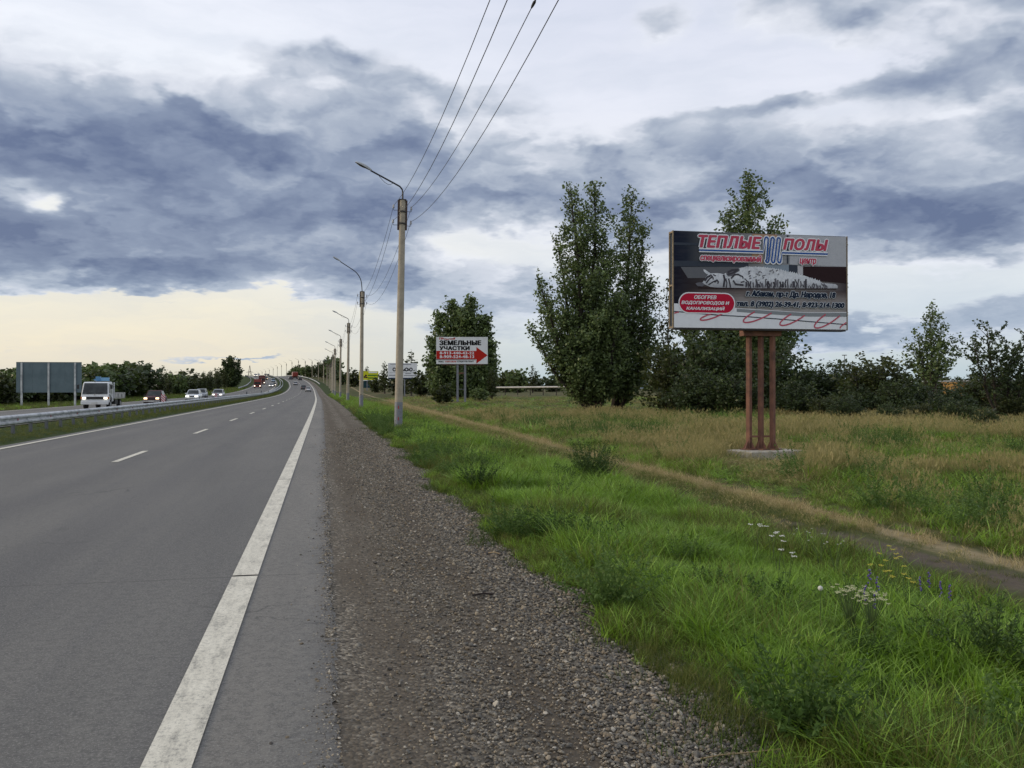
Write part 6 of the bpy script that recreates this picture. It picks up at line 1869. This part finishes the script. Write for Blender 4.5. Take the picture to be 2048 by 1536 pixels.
# ------------------------------------------------------------------ single plants and small things by the road
def weed_thing(name, px, py, Z, h, r, n, leaf, mat, label, cat='plant', group=None, seed=0):
    V, Fq, lv, ht = weed(np.random.default_rng(300 + seed), h, r, n, leaf)
    o = obj_of(name, quad_mesh(name, V, Fq, mat, {'lv': lv, 'ht': ht}), None, on_ground(px, Z))
    return tag(o, label, cat, group)
def Zof(py, dz=-.15): return (EYE - dz) * F / (py - HZ)
M_shrub = blade_material('shrub_leaf', [(0.028, 0.055, 0.014), (0.052, 0.092, 0.024), (0.090, 0.14, 0.036)], 0.3)
for k, (px, py, h, r, n, label) in enumerate((
    (1182, 962, .95, .34, 120, 'small upright dark green bush standing alone in the grass beside the dirt track'),
    (1215, 1232, .46, .50, 60, 'round feathery wormwood clump at the gravel edge, in the middle of the verge'),
    (1600, 1500, .40, .42, 56, 'feathery green clump with a red stem at the bottom right corner of the gravel'),
    (955, 985, .40, .55, 50, 'low dark weed clump at the gravel edge below the nearest lamp pole'),
    (1110, 1090, .32, .50, 46, 'flat spreading weed mat where the gravel widens'),
    (1990, 1330, .42, .40, 50, 'dark leafy clump in the lush grass at the right edge'))):
    Z = Zof(py)
    weed_thing('shrub' if k == 0 else 'weed_clump', px, py, Z, h, r, n, .05 if k else .055, M_shrub if k in (0, 3, 5) else M_weed, label, 'bush' if k == 0 else 'weed', None, k)
# red stem in the corner clump, twigs on the gravel
twig_m = plain('dry_twig', (.30, .22, .12), .8); stick_m = plain('dark_stick', (.03, .022, .018), .9); redstem = plain('red_stem', (.30, .06, .04), .6)
def lay(name, px, py, pts, r, mat, label, cat):
    Z = Zof(py, -.06); g = on_ground(px, Z, .012); o = MB().tube(pts, r, 5).build(name, mat, None, g); return tag(o, label, cat)
lay('twig', 968, 1188, [(-.10, 0, .0), (0, .01, .01), (.09, 0, .0)], .009, stick_m, 'short dark stick lying on the gravel', 'twig')
lay('twig', 988, 1103, [(-.06, .05, 0), (0, .0, .02), (.07, -.03, 0)], .007, twig_m, 'small pale dry stalk at the grass edge of the gravel', 'twig')
lay('twig', 1480, 1500, [(-.22, .02, 0), (-.1, .0, .02), (.05, .02, .01), (.2, -.02, .03)], .004, twig_m, 'long thin dry stalk on the gravel near the bottom edge', 'twig')
lay('twig', 940, 1047, [(-.06, .0, 0), (0, .02, .015), (.05, .03, 0)], .006, twig_m, 'bent straw stalk where the low weeds meet the gravel', 'twig')

petal_w = plain('petal_white', (.60, .60, .54), .7); petal_c = plain('petal_cream', (.52, .52, .30), .7); petal_y = plain('petal_yellow', (.45, .40, .04), .7); petal_v = plain('petal_violet', (.09, .06, .24), .7)
fluff = plain('dandelion_fluff', (.55, .55, .50), .9); stem_m = plain('flower_stem', (.05, .09, .02), .7)
def flower(px, py, label, kind, h, heads, spread, hr, grp, seed):
    rr = np.random.default_rng(500 + seed)
    # the head row is given: find the depth where a plant of height h reaches it
    Z = (EYE + .24 - h) * F / (py - HZ)
    g = on_ground(px, Z, 0)
    root = empty('flower', g, 0, label, 'flower', grp)
    st = MB(); hd = MB()
    for i in range(heads):
        a = i * 2.4; rad = spread * math.sqrt((i + .5) / heads)
        p = Vector((rad * math.cos(a), rad * math.sin(a), h * rr.uniform(.86, 1.06)))
        st.tube([(0, 0, 0), (p.x * .35, p.y * .35, h * .55), p], [.004, .003, .002], 3, cap=False)
        if kind == 'umbel':
            for j in range(9):
                b = j * 2.4; q = p + Vector((hr * math.sqrt(j / 9) * math.cos(b), hr * math.sqrt(j / 9) * math.sin(b), rr.uniform(-.004, .006))); s_ = hr * .26
                hd.add([q + Vector((s_, 0, 0)), q + Vector((0, s_, 0)), q + Vector((-s_, 0, 0)), q + Vector((0, -s_, 0)), q + Vector((0, 0, s_ * .6)), q - Vector((0, 0, s_ * .5))],
                       [(0, 1, 4), (1, 2, 4), (2, 3, 4), (3, 0, 4), (1, 0, 5), (2, 1, 5), (3, 2, 5), (0, 3, 5)])
        elif kind == 'ball':
            hd.tube([p + Vector((0, 0, -hr)), p + Vector((0, 0, -hr * .6)), p, p + Vector((0, 0, hr * .6)), p + Vector((0, 0, hr))], [.003, hr * .8, hr, hr * .8, .003], 9)
        else:   # spike
            for j in range(8):
                q = p - Vector((0, 0, .016 * j)) + Vector(rr.normal(size=3) * .006); s_ = hr
                hd.add([q + Vector((s_, 0, 0)), q + Vector((0, s_, 0)), q + Vector((-s_, 0, 0)), q + Vector((0, -s_, 0)), q + Vector((0, 0, s_)), q - Vector((0, 0, s_))],
                       [(0, 1, 4), (1, 2, 4), (2, 3, 4), (3, 0, 4), (1, 0, 5), (2, 1, 5), (3, 2, 5), (0, 3, 5)])
    st.build('stem', stem_m, root)
    hd.build('flower_head', {'w': petal_w, 'c': petal_c, 'y': petal_y, 'v': petal_v, 'f': fluff}[col_key[0]], root)
    return root
col_key = ['w']
k = 0
def flowers(col, kind, h, heads, spread, hr, items, grp):
    global k
    col_key[0] = col
    for (px, py, lab) in items:
        flower(px, py, lab, kind, h, heads, spread, hr, grp, k); k += 1
flowers('f', 'ball', .42, 1, .0, .018, [(1640, 1194, 'round white dandelion clock on a single stem in the lush grass')], None)
flowers('c', 'umbel', .40, 26, .13, .018, [(1700, 1196, 'cream flowering clump just right of the dandelion clock'), (1742, 1204, 'second cream flowering clump, right of the first')], 'cream flower clumps')
flowers('w', 'umbel', .46, 3, .09, .030, [(1512, 1047, 'white umbel flower highest in the verge, left of the other umbels'), (1544, 1058, 'white umbel flowers in the middle of the verge'), (1556, 1082, 'white umbel flower just below the others'),
                                          (1576, 1108, 'white umbel flower nearest the camera in the verge')], 'white umbel flowers')
flowers('w', 'umbel', .40, 5, .16, .012, [(1610, 1056, 'scatter of tiny white daisies, leftmost of three'), (1640, 1068, 'scatter of tiny white daisies, middle of three'), (1672, 1080, 'scatter of tiny white daisies, rightmost of three')], 'tiny white daisies')
flowers('y', 'umbel', .42, 4, .13, .026, [(1776, 1092, 'yellow umbels beside the bare dirt of the track'), (1790, 1118, 'yellow umbels a little below the first ones'), (1760, 1136, 'low yellow umbels above the violet spikes'), (1806, 1155, 'yellow umbels among the violet spikes'),
                                          (900, 880, 'yellow flowers in the green verge right of the nearest lamp pole'), (938, 878, 'yellow flowers further right of the nearest lamp pole')], 'yellow flowers')
flowers('v', 'spike', .40, 2, .05, .011, [(1748, 1150, 'violet flower spike, leftmost of four'), (1852, 1148, 'violet flower spike, second from the left'), (1893, 1160, 'violet flower spike near the bare track'), (1742, 1190, 'violet flower spike above the cream clump')], 'violet flower spikes')
